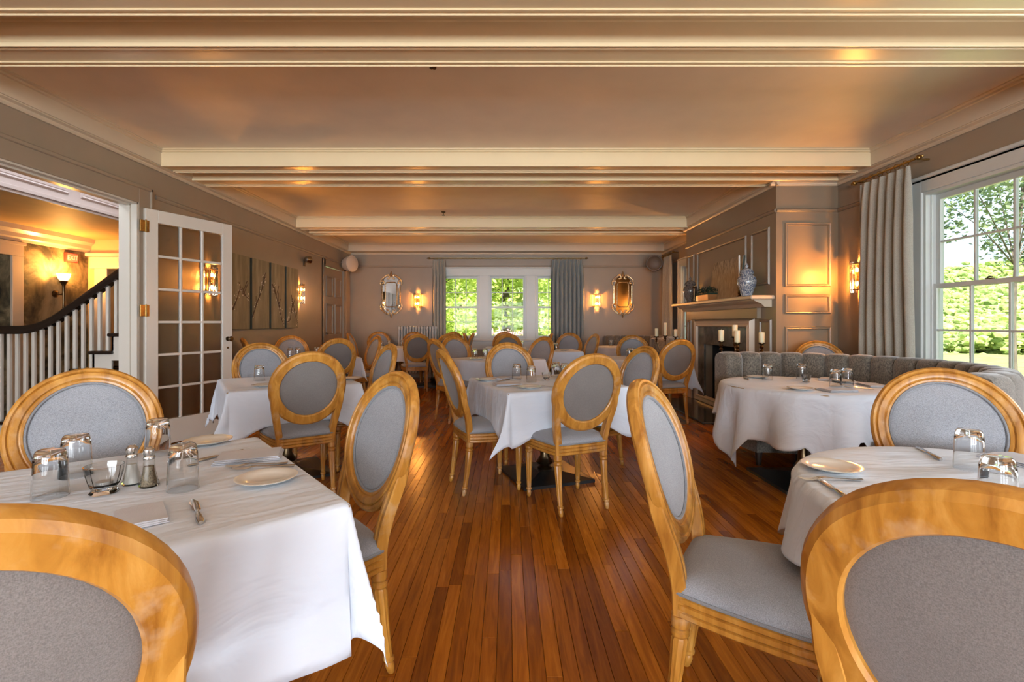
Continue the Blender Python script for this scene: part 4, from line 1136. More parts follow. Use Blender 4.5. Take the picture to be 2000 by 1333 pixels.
# ------------------------------------------------------------------ oval-back dining chair
def make_chair():
    root = thing('dining_chair', 'oval-back oak chair', 'chair', (0, 0, 0), 0, 'oval-back dining chairs')
    TILT = math.radians(17)
    U = Vector((0, -math.sin(TILT), math.cos(TILT))); NF = Vector((0, math.cos(TILT), math.sin(TILT)))
    base = Vector((0, 0, 0.455)); A, B, W0 = 0.213, 0.226, 0.338
    def bp(u, w, d):     # point in the gently curved back plane
        return base + Vector((u, 0, 0)) + U*w + NF*(d+0.42*u*u)
    sec = [(-0.029, -0.014), (-0.023, -0.021), (0.022, -0.022), (0.033, -0.014), (0.037, -0.002), (0.036, 0.010), (0.029, 0.019), (0.021, 0.020), (0.017, 0.0145), (0.012, 0.021), (0.0, 0.0225), (-0.008, 0.020), (-0.012, 0.014), (-0.017, 0.017), (-0.024, 0.015), (-0.029, 0.008)]
    n = 56; rings = []
    for i in range(n):
        a = 2*PI*i/n
        cu, cw = A*math.cos(a), B*math.sin(a)
        nu, nw = math.cos(a)/A, math.sin(a)/B; L = math.hypot(nu, nw); nu /= L; nw /= L
        wide = 1.0 + 0.10*max(0, -math.sin(a))
        rings.append([tuple(bp(cu+nu*r*wide, W0+cw+nw*r*wide, d)) for r, d in sec])
    rings.append(rings[0])
    mb = MB(); mb.loft(rings, True, False, False, True); mb.build('back_frame', 'chair_oak', root, sharp=30)
    def pad(name, mat, d0, d1, f=1.0):
        mb = MB(); rs = []
        ks = (1.0, 0.97, 0.90, 0.75, 0.5, 0.25, 0.02)
        for k in ks:
            d = d0+(d1-d0)*(1-k*k)**0.5 if k < 1 else d0
            rs.append([tuple(bp((A-0.026)*k*math.cos(2*PI*i/n)*f, W0+(B-0.026)*k*math.sin(2*PI*i/n)*f, d)) for i in range(n)])
        if d1 < d0: rs = [r[::-1] for r in rs]
        mb.loft(rs, True, False, True, True); return mb.build(name, mat, root, sharp=80)
    bpad = pad('back_pad', 'grey_linen', 0.004, 0.024); pad('rear_panel', 'grey_linen_back', -0.004, -0.014)
    mb = MB(); mb.tube([tuple(bp((A-0.030)*math.cos(2*PI*i/n), W0+(B-0.030)*math.sin(2*PI*i/n), 0.012)) for i in range(n)], 0.0055, 6, closed=True, up=(0.0, 1, 0.21)); mb.build('piping', 'grey_piping', bpad)
    # stiles from the seat up into the oval, carried down as back legs
    for s in (-1, 1):
        pts = smooth_path([(s*0.172, 0.0, 0.36), (s*0.174, -0.004, 0.46), tuple(bp(s*0.190, 0.10, -0.004)), tuple(bp(s*0.210, 0.22, -0.006)), tuple(bp(s*0.222, 0.33, -0.006))], 6)
        m = len(pts); w, t_ = 0.021, 0.020
        mb = MB(); mb.sweep(pts, [(-w, -t_+0.004), (-w+0.004, -t_), (w-0.004, -t_), (w, -t_+0.004), (w, t_-0.004), (w-0.004, t_), (0.006, t_), (0.0, t_-0.005), (-0.006, t_), (-w+0.004, t_), (-w, t_-0.004)], up=(0, 1, 0.2), scale=[1.0+0.06*math.sin(PI*i/m)-(0.5*max(0, (i-m*0.75)/(m*0.25))) for i in range(m)])
        mb.build('stile', 'chair_oak', root, sharp=30)
    # seat
    half = [(0.0, -0.030), (0.10, -0.028), (0.180, -0.018), (0.203, 0.03), (0.226, 0.14), (0.243, 0.26), (0.247, 0.34), (0.225, 0.405), (0.16, 0.447), (0.08, 0.466), (0.0, 0.472)]
    outl = smooth_path([(x, y, 0) for x, y in half]+[(-x, y, 0) for x, y in half[::-1][1:-1]], 4, closed=True)
    m = len(outl)
    nrm = []
    for i in range(m):
        t_ = (outl[(i+1) % m]-outl[i-1]).normalized(); nrm.append(Vector((t_.y, -t_.x, 0)))
    def ring(off, z): return [tuple(p+q*off+Vector((0, 0, z))) for p, q in zip(outl, nrm)]
    def shrink(k, z): return [(p.x*k, 0.225+(p.y-0.225)*k, z) for p in outl]
    mb = MB(); mb.loft([shrink(0.75, 0.372), ring(-0.006, 0.372), ring(0, 0.378), ring(0, 0.390), ring(-0.006, 0.393), ring(0.001, 0.398), ring(0.001, 0.412), ring(-0.006, 0.415), ring(0, 0.420), ring(0, 0.432), ring(-0.008, 0.438), shrink(0.75, 0.438)], True, True, True, True)
    mb.build('seat_rail', 'chair_oak', root, sharp=28)
    mb = MB(); mb.loft([ring(-0.006, 0.436), ring(-0.001, 0.447), ring(-0.003, 0.459), ring(-0.014, 0.471), shrink(0.86, 0.482), shrink(0.70, 0.489), shrink(0.45, 0.493), shrink(0.15, 0.495)], True, True, True, True); scu = mb.build('seat_cushion', 'grey_linen', root, sharp=80)
    mb = MB(); mb.tube([p for p in ring(-0.001, 0.443)], 0.0055, 6, closed=True); mb.build('piping', 'grey_piping', scu)
    # fluted turned legs
    prof = [(0.009, 0.0), (0.012, 0.004), (0.0165, 0.030), (0.0125, 0.044), (0.019, 0.050), (0.019, 0.060), (0.0135, 0.064), (0.0155, 0.075), (0.020, 0.20), (0.0245, 0.305), (0.021, 0.312), (0.0265, 0.320), (0.0265, 0.330), (0.021, 0.336), (0.0275, 0.345), (0.0275, 0.376)]
    for x, y, rake in ((0.198, 0.365, 0), (-0.198, 0.365, 0), (0.172, 0.0, 0.045), (-0.172, 0.0, 0.045)):
        mb = MB(); mb.lathe(prof, 20, (x, y, 0), flute=(0.07, 0.31, 0.14))
        if rake: mb.v = [(a, b_-rake*(1-min(1, c/0.376))**1.5, c) for a, b_, c in mb.v]
        mb.build('leg', 'chair_oak', root, sharp=30)
    return root
CH0 = make_chair(); ch_used = [False]
def place_chair(x, y, fx, fy, label):
    o = CH0 if not ch_used[0] else copy_tree(CH0)
    ch_used[0] = True
    o.location = (x, y, 0.0); o.rotation_euler = (0, 0, math.atan2(-fx, fy))
    o['label'] = label
    return o
CHAIRS = [
 # front table near the stairs
 (-1.64, 1.90, 0.62, -0.78, 'grey oval-back chair facing the viewer between the front square table and the stairs'),
 (-0.55, 1.80, -0.77, -0.64, 'oval-back chair on the aisle side of the front square table'),
 (-0.695, 0.62, -0.60, 0.80, 'oval-back chair seen from behind, cut by the lower left corner'),
 # front round table near the windows
 (0.59, 1.56, 0.865, -0.50, 'oval-back chair with its seat in view on the aisle side of the front round table'),
 (1.74, 1.90, -0.46, -0.89, 'grey oval-back chair facing the viewer across the front round table'),
 (0.71, 0.67, 0.77, 0.64, 'oval-back chair seen from behind, cut by the lower right corner'),
 # square table by the glazed door
 (-1.39, 3.36, -0.56, 0.83, 'oval-back chair seen from behind at the table by the glazed door'),
 (-2.28, 4.54, 0.60, -0.80, 'oval-back chair facing the viewer at the table by the glazed door'),
 (-1.20, 4.36, -0.83, -0.56, 'oval-back chair on the aisle side of the table by the glazed door'),
 # square table under the canvases
 (-3.16, 7.16, 0.574, -0.82, 'oval-back chair facing the viewer below the blossom canvases'),
 (-2.20, 6.20, -0.574, 0.82, 'oval-back chair seen from behind at the table below the blossom canvases'),
 (-3.22, 6.26, 0.82, 0.574, 'oval-back chair against the wall, partly hidden by the glazed door'),
 (-2.08, 7.22, -0.82, -0.574, 'oval-back chair on the aisle side of the table below the blossom canvases'),
 # far table in the radiator corner
 (-1.98, 10.22, 0.05, -1.0, 'oval-back chair in front of the radiator'),
 (-2.92, 9.45, 1.0, 0.1, 'oval-back chair by the corner door, turned to the far table'),
 (-2.72, 10.33, 0.35, -0.94, 'oval-back chair under the gilt mirror by the corner door'),
 (-1.60, 8.60, -0.30, 0.95, 'oval-back chair seen from behind at the far table by the radiator'),
 # centre square table
 (0.478, 3.165, -0.394, 0.919, 'oval-back chair seen from behind at the centre table, all legs in view'),
 (-0.33, 3.60, 0.93, 0.366, 'oval-back chair side-on at the aisle edge of the centre table'),
 (1.00, 3.98, -0.94, -0.342, 'oval-back chair on the fireplace side of the centre table'),
 (0.05, 4.57, 0.342, -0.94, 'oval-back chair facing the viewer across the centre table'),
 # second centre table
 (-0.77, 6.02, 0.80, 0.60, 'oval-back chair side-on at the second centre table, just behind a similar chair'),
 (-0.70, 7.02, 0.60, -0.80, 'oval-back chair facing the viewer across the second centre table'),
 (0.40, 6.72, -0.77, -0.64, 'oval-back chair on the fireplace side of the second centre table'),
 # window tables
 (-0.83, 9.52, -1.0, 0.05, 'oval-back chair side-on before the triple window, its top leaning away from the radiator'),
 (-1.18, 10.16, -0.25, -0.97, 'oval-back chair at the foot of the thin curtain'),
 (-1.06, 8.86, -0.2, 0.98, 'oval-back chair seen from behind between the radiator table and the window tables'),
 (-0.66, 9.30, 1.0, 0.0, 'oval-back chair side-on before the triple window, its top leaning to the radiator'),
 (0.68, 9.30, -1.0, 0.0, 'oval-back chair side-on next to the wide blue curtain'),
 (-0.06, 9.98, 0.0, -1.0, 'oval-back chair facing the viewer directly under the triple window'),
 (0.02, 8.62, 0.05, 1.0, 'oval-back chair seen from behind at the middle window table'),
 (1.14, 9.14, -0.30, -0.95, 'oval-back chair facing the viewer at the foot of the wide blue curtain'),
 (1.38, 8.45, -0.95, -0.25, 'oval-back chair between the wide blue curtain and the round booth'),
 # table in front of the fireplace
 (1.99, 5.85, -0.26, 0.966, 'oval-back chair seen from behind in front of the fireplace'),
 (1.90, 7.32, -0.12, -0.99, 'oval-back chair facing the viewer between the fireplace table and the round booth'),
 (3.24, 5.02, -0.35, -0.94, 'spare oval-back chair under the sconce behind the curved banquette'),
]
for c in CHAIRS: place_chair(*c)

# ------------------------------------------------------------------ pedestal tables and their cloths
TZ = 0.742
def table(label, x, y, rot, size, shape):
    t = thing('pedestal_table', label, 'table', (x, y, 0), math.radians(rot), 'pedestal dining tables')
    h = size/2
    if shape == 'square':
        MB().box((-h, -h, TZ-0.035), (h, h, TZ), 0.006).build('table_top', 'plywood', t)
    else:
        mb = MB(); mb.lathe([(size*0.98, TZ-0.035), (size, TZ-0.03), (size, TZ-0.004), (size*0.99, TZ)], 40); mb.build('table_top', 'plywood', t)
    mb = MB(); mb.lathe([(0.055, 0.055), (0.060, 0.07), (0.035, 0.085), (0.06, 0.10), (0.066, 0.115), (0.05, 0.135), (0.036, 0.16), (0.032, 0.26), (0.05, 0.40), (0.03, 0.5), (0.03, TZ-0.06), (0.09, TZ-0.04), (0.09, TZ-0.035)], 20); mb.build('pedestal', 'old_bronze', t)
    b_ = 0.29
    mb = MB(); mb.loft([[(-b_, -b_, 0), (b_, -b_, 0), (b_, b_, 0), (-b_, b_, 0)], [(-b_, -b_, 0.022), (b_, -b_, 0.022), (b_, b_, 0.022), (-b_, b_, 0.022)], [(-0.08, -0.08, 0.058), (0.08, -0.08, 0.058), (0.08, 0.08, 0.058), (-0.08, 0.08, 0.058)]], smooth=False)
    mb.build('base_plate', 'black_base', t)
def hang(a, d, out, n, lift, seed):
    """drop of cloth: returns (outward, down) for distance d past the edge, fold phase n"""
    return out+0.012, d
def square_cloth(label, x, y, rot, size, over, seed, low=1.0, tip=0.12, mids=(0.70, 0.70, 0.70, 0.70)):
    """linen on a square top; sides lifted where chairs stand, corners hanging in a folded wedge"""
    rr = random.Random(seed)
    h = size/2+0.004; L = h+over; n = 64; rc = 0.02
    vs, fs = [], []
    # grid lines: dense near the table edge
    ticks = []
    for i in range(n+1):
        ticks.append(-L+2*L*i/n)
    ticks = sorted(set([round(q, 4) for q in ticks] + [-h, h, -h+rc, h-rc]))
    ph = [rr.uniform(0, 6.28) for _ in range(8)]
    ztop = TZ+0.0035
    def pos(u, v):
        cu, cv = max(-h+rc, min(h-rc, u)), max(-h+rc, min(h-rc, v))
        du, dv = u-cu, v-cv
        dist = math.hypot(du, dv)
        wr = 0.0022*mnoise.noise(Vector((u*7+seed, v*7, seed*3.1)))+0.0012*mnoise.noise(Vector((u*2+seed, v*24, 1.7)))
        if dist < 1e-6: return (u, v, ztop+max(0, wr)+0.001)
        d = dist-rc*(PI/2)
        ax, ay = du/dist, dv/dist
        if d <= 0:
            t = dist/rc
            return (cu+ax*rc*math.sin(t), cv+ay*rc*math.sin(t), ztop+0.001-rc*(1-math.cos(t)))
        # side or corner
        along = (v if abs(du) >= abs(dv) else u)/h
        corner = max(0.0, min(1.0, (abs(along)-0.45)/0.55)); corner = corner*corner*(3-2*corner)
        mid_ = (mids[0] if du > 0 else mids[1]) if abs(du) >= abs(dv) else (mids[2] if dv > 0 else mids[3])
        f = (mid_+(1-mid_)*corner)*low
        d2 = d*f*(1-tip*math.sin(2*math.atan2(abs(dv), abs(du))))
        phi = math.atan2(abs(dv), abs(du)); s2 = math.sin(2*phi)   # 0 at sides, 1 on the diagonal
        side = 0 if abs(du) >= abs(dv) else 1
        k = (0 if du > 0 else 1)+(0 if dv > 0 else 2)
        wob = 0.018*math.sin(5.2*along+ph[k]+side)*d2/0.3 + 0.010*math.sin(11*along+ph[k+4])*d2/0.3
        outd = rc + 0.05*d2 + wob*0.6 + d2*(0.24*s2**1.3)
        # the wedge closes towards the diagonal and swings to one side
        if s2 > 0.01:
            ang = math.atan2(ay, ax); mid = math.atan2(1 if dv > 0 else -1, 1 if du > 0 else -1)
            dd = (ang-mid+PI) % (2*PI)-PI
            ang = mid+dd*(1-0.35*min(1, s2))+0.28*math.sin(ph[k])*s2*d2/0.3
            ax, ay = math.cos(ang), math.sin(ang)
        z = ztop-rc-d2*(0.985-0.10*s2)
        return (cu+ax*outd, cv+ay*outd, max(0.05, z+0.004*math.sin(9*along+ph[k])))
    T_ = ticks; m = len(T_)
    for v in T_:
        for u in T_: vs.append(pos(u, v))
    for j in range(m-1):
        for i in range(m-1):
            a = j*m+i; fs.append((a, a+1, a+m+1, a+m))
    return finish_cloth(label, vs, fs, x, y, rot)
def finish_cloth(label, vs, fs, x, y, rot):
    mb = MB(); mb._add(vs, fs, True)
    o = mb.build('tablecloth', 'table_linen', None, (x, y, 0), math.radians(rot), sharp=75)
    sm = o.modifiers.new('thickness', 'SOLIDIFY'); sm.thickness = 0.0016; sm.offset = 0
    return tag(o, label, 'tablecloth', 'white tablecloths')
def round_cloth(label, x, y, R, half, corner_deg, limits, seed, folds=13, tips=None):
    """square linen on a round top: limits = (angle, half-width, longest drop) where seats hold it up"""
    rr = random.Random(seed); vs, fs = [], []
    na, nr_top, nr_d = 144, 8, 22; rc = 0.018; ztop = TZ+0.0045; R = R+0.004
    ph = rr.uniform(0, 6.28); ph2 = rr.uniform(0, 6.28)
    vs.append((0, 0, ztop))
    rings = nr_top+nr_d
    for k in range(1, rings+1):
        for i in range(na):
            a = 2*PI*i/na
            if k <= nr_top:
                r = (R-rc)*k/nr_top; wr = 0.0025*mnoise.noise(Vector((r*math.cos(a)*6, r*math.sin(a)*6, seed)))
                vs.append((r*math.cos(a), r*math.sin(a), ztop+max(0, wr)))
                continue
            q = (a-math.radians(corner_deg)+PI/4) % (PI/2)-PI/4       # 0 at a cloth corner
            hem = half/math.cos(PI/4-abs(q))-R
            if tips:
                hem = half-R+0.06*math.sin(3*a+ph2)
                for ta, tl, tw in tips:
                    dd = abs((a-math.radians(ta)+PI) % (2*PI)-PI)
                    hem = max(hem, tl-(tl-0.2)*min(1, dd/math.radians(tw)))
            for la, lw, lm in limits:
                dd = abs((a-math.radians(la)+PI) % (2*PI)-PI)
                e = math.radians(lw)
                w = 1.0 if dd < e else max(0.0, 1-(dd-e)/math.radians(14))
                hem = hem*(1-w)+min(hem, lm)*w
            d = hem*(k-nr_top)/nr_d
            d = max(0.0, d)
            fold = math.sin(folds*a+ph+0.8*math.sin(3*a+ph2))
            fold = math.copysign(abs(fold)**0.7, fold)
            if d < rc*PI/2:
                t = d/rc; r = R-rc+rc*math.sin(t); z = ztop-rc*(1-math.cos(t))
            else:
                dd = d-rc*PI/2
                r = R+dd*(0.10+0.13*fold)+0.006; z = ztop-rc-dd*(0.97+0.015*fold)
            vs.append((r*math.cos(a), r*math.sin(a), max(0.03, z)))
    for i in range(na): fs.append((0, 1+i, 1+(i+1) % na))
    for k in range(rings-1):
        for i in range(na):
            a = 1+k*na+i; b_ = 1+k*na+(i+1) % na
            fs.append((a, a+na, b_+na, b_))
    return finish_cloth(label, vs, fs, x, y, 0)

table('pedestal table under the front square cloth near the stairs', -1.10, 1.34, 40, 0.98, 'square')
square_cloth('white cloth on the front square table near the stairs', -1.10, 1.34, 40, 0.98, 0.37, 1, tip=0.20, mids=(0.72, 0.72, 0.72, 1.06))
table('round pedestal table under the front cloth near the windows', 1.43, 1.30, 0, 0.57, 'round')
round_cloth('white cloth on the front round table near the windows', 1.43, 1.30, 0.57, 0.84, 194, [(163, 18, 0.23), (65, 26, 0.23)], 4, tips=[(197, 0.62, 15), (240, 0.5, 24), (300, 0.5, 26)])
table('pedestal table under the cloth by the glazed door', -1.79, 3.96, 34, 0.93, 'square')
square_cloth('white cloth on the square table by the glazed door', -1.79, 3.96, 34, 0.93, 0.36, 3)
table('pedestal table under the cloth below the blossom canvases', -2.62, 6.78, 35, 0.90, 'square')
square_cloth('white cloth on the table below the blossom canvases', -2.62, 6.78, 35, 0.90, 0.28, 5)
table('pedestal table under the cloth near the radiator', -2.22, 9.58, 0, 0.84, 'square')
square_cloth('pinkish white cloth on the far table near the radiator', -2.22, 9.58, 0, 0.84, 0.35, 6)
table('centre pedestal table with its black base in view', 0.298, 3.89, 20, 0.98, 'square')
square_cloth('white cloth on the centre table, one long corner hanging by the black base', 0.298, 3.89, 20, 0.98, 0.37, 8)
table('round pedestal table inside the curved banquette', 2.27, 3.74, 0, 0.58, 'round')
round_cloth('long pale cloth on the round table inside the curved banquette', 2.27, 3.74, 0.58, 0.92, 197, [(25, 72, 0.24)], 9, 12, tips=[(191, 0.66, 26), (221, 0.40, 20), (252, 0.56, 22), (283, 0.50, 20)])
table('pedestal table of the second centre table', -0.15, 6.42, 40, 0.93, 'square')
square_cloth('grey-shadowed white cloth on the second centre table', -0.15, 6.42, 40, 0.93, 0.36, 10)
table('pedestal table in front of the fireplace', 1.80, 6.56, 15, 0.93, 'square')
square_cloth('white cloth with a drooping corner in front of the fireplace', 1.80, 6.56, 15, 0.93, 0.38, 12)
table('pedestal table under the middle of the triple window', -0.03, 9.30, 0, 0.78, 'square')
square_cloth('white cloth on the table under the middle of the triple window', -0.03, 9.30, 0, 0.78, 0.34, 13)
table('pedestal table near the thin curtain', -1.45, 9.52, 0, 0.66, 'square')
square_cloth('white cloth on the small table near the thin curtain', -1.45, 9.52, 0, 0.66, 0.32, 14)
table('pedestal table before the wide blue curtain', 0.80, 8.38, 5, 0.84, 'square')
square_cloth('lavender-white cloth on the table before the wide blue curtain', 0.80, 8.38, 5, 0.84, 0.35, 15)
table('round pedestal table inside the far booth', 2.15, 9.68, 0, 0.44, 'round')
round_cloth('lavender-white cloth on the round table inside the far booth', 2.15, 9.68, 0.44, 0.66, 230, [(20, 80, 0.22)], 16, 12)

# ------------------------------------------------------------------ curved channel-back banquettes
def banquette(label, x, y, s):
    t = thing('curved_banquette', label, 'banquette', (x, y, 0), 0, 'curved booths')
    R0, R1 = 0.93*s, 1.12*s
    a0, a1 = math.radians(100), math.radians(-72)
    nch = 17
    HB = 0.945
    for k in range(nch):
        b0, b1 = a0+(a1-a0)*k/nch, a0+(a1-a0)*(k+1)/nch
        rings = []
        for i in range(9):
            u = i/8; a = b0+(b1-b0)*u
            puff = 0.030*(1-(2*u-1)**4) if 0 < u < 1 else 0.0
            r_in = R0+0.028-puff
            top = HB-0.014+0.014*(1-(2*u-1)**4)
            prof = [(R1, 0.10), (R1, top-0.05), (R1-0.02, top-0.012), (R1-0.06, top), (r_in+0.05, top), (r_in+0.015, top-0.015), (r_in, top-0.05), (r_in-0.012, 0.62), (r_in-0.03, 0.46), (r_in-0.03, 0.10)]
            rings.append([(r*math.cos(a), r*math.sin(a), z) for r, z in prof])
        mb = MB(); mb.loft(rings, True, True, True, True); mb.build('back_channel', 'chenille', t, sharp=50)
    n = 40; rings = []
    for i in range(n+1):
        a = a0+(a1-a0)*i/n
        prof = [(R0-0.005, 0.28), (R0-0.005, 0.44), (R0-0.36, 0.462), (R0-0.42, 0.452), (R0-0.445, 0.42), (R0-0.445, 0.30), (R0-0.43, 0.28)]
        rings.append([(r*math.cos(a), r*math.sin(a), z) for r, z in prof])
    mb = MB(); mb.loft(rings, True, True, True, True); mb.build('seat', 'chenille', t, sharp=50)
    rings = []
    for i in range(n+1):
        a = a0+(a1-a0)*i/n
        rings.append([(r*math.cos(a), r*math.sin(a), z) for r, z in ((R0-0.01, 0.12), (R0-0.01, 0.28), (R0-0.41, 0.28), (R0-0.41, 0.12))])
    mb = MB(); mb.loft(rings, True, True, True, True); mb.build('plinth', 'chenille', t)
    for k in range(6):
        a = a0+(a1-a0)*(0.03+0.94*k/5)
        for r in (R0-0.36, R1-0.06):
            mb = MB(); mb.lathe([(0.020, 0), (0.032, 0.12)], 8, (r*math.cos(a), r*math.sin(a), 0)); mb.build('leg', 'dark_wood', t)
banquette('grey-brown channel-back banquette curving round the cloth-covered table by the window', 2.20, 3.60, 1.0)
banquette('dark round booth in the far corner under the glowing mirror', 2.32, 9.74, 0.94)

# ------------------------------------------------------------------ tableware
TOP = TZ+0.0065
def lathe_obj(name, prof, mat, seg=28, sharp=40, flute=None):
    mb = MB(); mb.lathe(prof, seg, flute=flute); return mb.mesh(name, sharp), mat
def copyable(name, me_mat):
    me, mat = me_mat
    if not me.materials: me.materials.append(MATS[mat])
    return me
# upturned tumbler: thick foot on top, hollow below
TUM = copyable('upturned_tumbler', lathe_obj('upturned_tumbler', [(0.0375, 0.0), (0.0395, 0.0005), (0.0395, 0.003), (0.0375, 0.055), (0.0345, 0.110), (0.032, 0.124), (0.027, 0.128), (0.001, 0.1275)], 'tumbler_glass', 32))
def tumbler_mesh():
    mb = MB()
    prof = [(0.0372, 0.0), (0.0398, 0.0), (0.0398, 0.004), (0.0385, 0.05), (0.0362, 0.100), (0.0335, 0.118), (0.0305, 0.1255), (0.026, 0.128), (0.001, 0.126), ]
    inner = [(0.001, 0.108), (0.026, 0.109), (0.0315, 0.100), (0.0345, 0.09), (0.0362, 0.05), (0.0372, 0.0)]
    prof2 = prof+inner
    seg = 32; rings = [[(r*math.cos(2*PI*i/seg), r*math.sin(2*PI*i/seg), z) for i in range(seg)] for r, z in prof2]
    mb.loft(rings, True, False, False, True)
    me = mb.mesh('upturned_tumbler', 50); me.materials.append(MATS['tumbler_glass']); return me
TUM = tumbler_mesh()
def tumbler(x, y, label, group='upturned tumblers', s=1.0):
    o = link('upturned_tumbler', TUM, None, (x, y, TOP)); o.scale = (s, s, s)
    return tag(o, label, 'glass', group)
mb = MB(); mb.lathe([(0.040, 0.0), (0.045, 0.002), (0.052, 0.006), (0.082, 0.013), (0.086, 0.0165), (0.082, 0.0175), (0.058, 0.011), (0.052, 0.0085), (0.001, 0.008)], 44)
PLATE = mb.mesh('bread_plate', 40); PLATE.materials.append(MATS['china'])
def plate(x, y, label, s=1.0):
    o = link('bread_plate', PLATE, None, (x, y, TOP)); o.scale = (s, s, 1)
    return tag(o, label, 'plate', 'white bread plates')
def flatware(kind):
    """cutlery lying along +x, handle end at the origin"""
    mb = MB()
    if kind == 'fork':
        L = 0.185
        path = [(0, 0, 0.004), (0.03, 0, 0.004), (0.08, 0, 0.006), (0.115, 0, 0.009), (0.13, 0, 0.008)]
        wd = [0.0085, 0.0078, 0.0036, 0.0034, 0.009]
        rings = [[(p[0], w, p[2]-0.0013), (p[0], w, p[2]+0.0008), (p[0], w*0.4, p[2]+0.0016), (p[0], -w*0.4, p[2]+0.0016), (p[0], -w, p[2]+0.0008), (p[0], -w, p[2]-0.0013)] for p, w in zip(path, wd)]
        mb.loft(rings, True, True, True, True)
        for k in range(4):
            y = -0.0085+k*0.00567
            mb.tube([(0.127, y*0.9, 0.0075), (0.15, y, 0.0035), (0.172, y, 0.0045), (0.186, y, 0.008)], 0.0015, 5, scale=[1.2, 1, 0.9, 0.5])
    else:
        path = [(0, 0, 0.005), (0.012, 0, 0.0055), (0.05, 0, 0.0055), (0.088, 0, 0.005), (0.095, 0, 0.0045), (0.10, 0, 0.004), (0.17, 0.002, 0.004), (0.195, 0.003, 0.004)]
        wd = [0.005, 0.0085, 0.0075, 0.0055, 0.0045, 0.009, 0.010, 0.002]; th = [0.004, 0.005, 0.0045, 0.0038, 0.003, 0.0013, 0.0011, 0.0008]
        rings = [[(p[0], p[1]+w*math.cos(2*PI*i/10), p[2]+h*math.sin(2*PI*i/10)) for i in range(10)] for p, w, h in zip(path, wd, th)]
        mb.loft(rings, True, True, True, True)
    me = mb.mesh(kind, 50); me.materials.append(MATS['silver']); return me
FORK, KNIFE = flatware('fork'), flatware('knife')
def lay(kind, a, b_, label):
    """from handle end a towards tip b_"""
    me = FORK if kind == 'fork' else KNIFE
    o = link('dinner_fork' if kind == 'fork' else 'table_knife', me, None, (a[0], a[1], TOP), math.atan2(b_[1]-a[1], b_[0]-a[0]))
    return tag(o, label, kind, 'silver cutlery')
def napkin_mesh():
    mb = MB()
    for k, (w, l, z, dx) in enumerate(((0.085, 0.13, 0.0, 0.0), (0.082, 0.126, 0.006, 0.003), (0.080, 0.120, 0.012, -0.002))):
        n = 8; rings = []
        for i in range(n+1):
            u = -l+2*l*i/n
            rings.append([(u, -w+dx, z+0.001), (u, w+dx, z+0.001), (u, w+dx+0.002, z+0.005+0.001*math.sin(i+k)), (u, 0.0, z+0.008+0.0012*math.sin(i*1.3+k)), (u, -w+dx-0.002, z+0.005)])
        mb.loft(rings, True, True, True, True)
    me = mb.mesh('folded_napkin', 60); me.materials.append(MATS['napkin_linen']); return me
NAP = napkin_mesh()
def napkin(x, y, deg, label, s=0.8):
    o = link('folded_napkin', NAP, None, (x, y, TOP), math.radians(deg)); o.scale = (s, s, s)
    return tag(o, label, 'napkin', 'folded grey-white napkins')
def votive(x, y, label, s=1.0):
    t = thing('votive_holder', label, 'candle holder', (x, y, TOP), 0, 'cut-glass votive holders')
    mb = MB(); mb.lathe([(0.030*s, 0), (0.034*s, 0.004*s), (0.028*s, 0.012*s), (0.036*s, 0.03*s), (0.043*s, 0.055*s), (0.046*s, 0.078*s), (0.0435*s, 0.078*s), (0.040*s, 0.055*s), (0.033*s, 0.03*s), (0.024*s, 0.02*s), (0.001, 0.018*s)], 24, flute=(0.012*s, 0.065*s, 0.07)); mb.build('cup', 'tumbler_glass', t, sharp=20)
    mb = MB(); mb.lathe([(0.019*s, 0.020*s), (0.019*s, 0.034*s), (0.001, 0.034*s)], 14); mb.build('tea_light', 'galvanised', t)
def shaker(x, y, label, fill):
    t = thing('glass_shaker', label, 'shaker', (x, y, TOP))
    mb = MB(); mb.lathe([(0.024, 0.0), (0.026, 0.004), (0.021, 0.02), (0.0155, 0.045), (0.0135, 0.075), (0.013, 0.078)], 12); mb.build('glass_body', 'shaker_glass', t, sharp=20)
    mb = MB(); mb.lathe([(0.020, 0.003), (0.0185, 0.018), (0.0135, 0.045), (0.0122, 0.058)], 12); mb.build('contents', fill, t)
    mb = MB(); mb.lathe([(0.0145, 0.077), (0.0150, 0.084), (0.0130, 0.088), (0.0155, 0.096), (0.0140, 0.106), (0.008, 0.112), (0.001, 0.113)], 16); mb.build('cap', 'silver', t)

F1 = 'front square table near the stairs'
tumbler(-1.24, 1.32, 'upturned tumbler on the '+F1+', leftmost of four')
tumbler(-1.33, 1.50, 'upturned tumbler on the '+F1+', second from the left')
tumbler(-1.25, 1.74, 'upturned tumbler on the '+F1+', farthest from the viewer')
tumbler(-0.92, 1.38, 'upturned tumbler on the '+F1+', by the bread plate')
votive(-1.115, 1.345, 'cut-glass votive holder beside the salt and pepper shakers')
shaker(-1.10, 1.425, 'glass salt shaker on the '+F1, 'salt_white')
shaker(-1.035, 1.405, 'glass pepper shaker full of ground pepper', 'peppercorn')
plate(-0.715, 1.445, 'white bread plate with two forks behind it')
plate(-1.17, 1.90, 'white bread plate behind the tumblers, near the chair by the stairs')
lay('knife', (-0.715, 1.135), (-0.84, 1.30), 'silver butter knife lying alone toward the viewer')
lay('fork', (-0.700, 1.60), (-0.90, 1.545), 'silver fork touching the bread plate rim')
lay('fork', (-0.735, 1.625), (-0.935, 1.575), 'silver fork next to the folded napkin')
napkin(-0.90, 1.70, 200, 'folded napkin beside the two forks on the '+F1)
napkin(-0.885, 1.175, 130, 'folded napkin half hidden by the near chair top', 0.58)
lay('knife', (-1.06, 1.62), (-0.97, 1.80), 'table knife between the far tumbler and the napkin')
F2 = 'front round table near the windows'
tumbler(1.49, 1.57, 'upturned tumbler farther back on the '+F2)
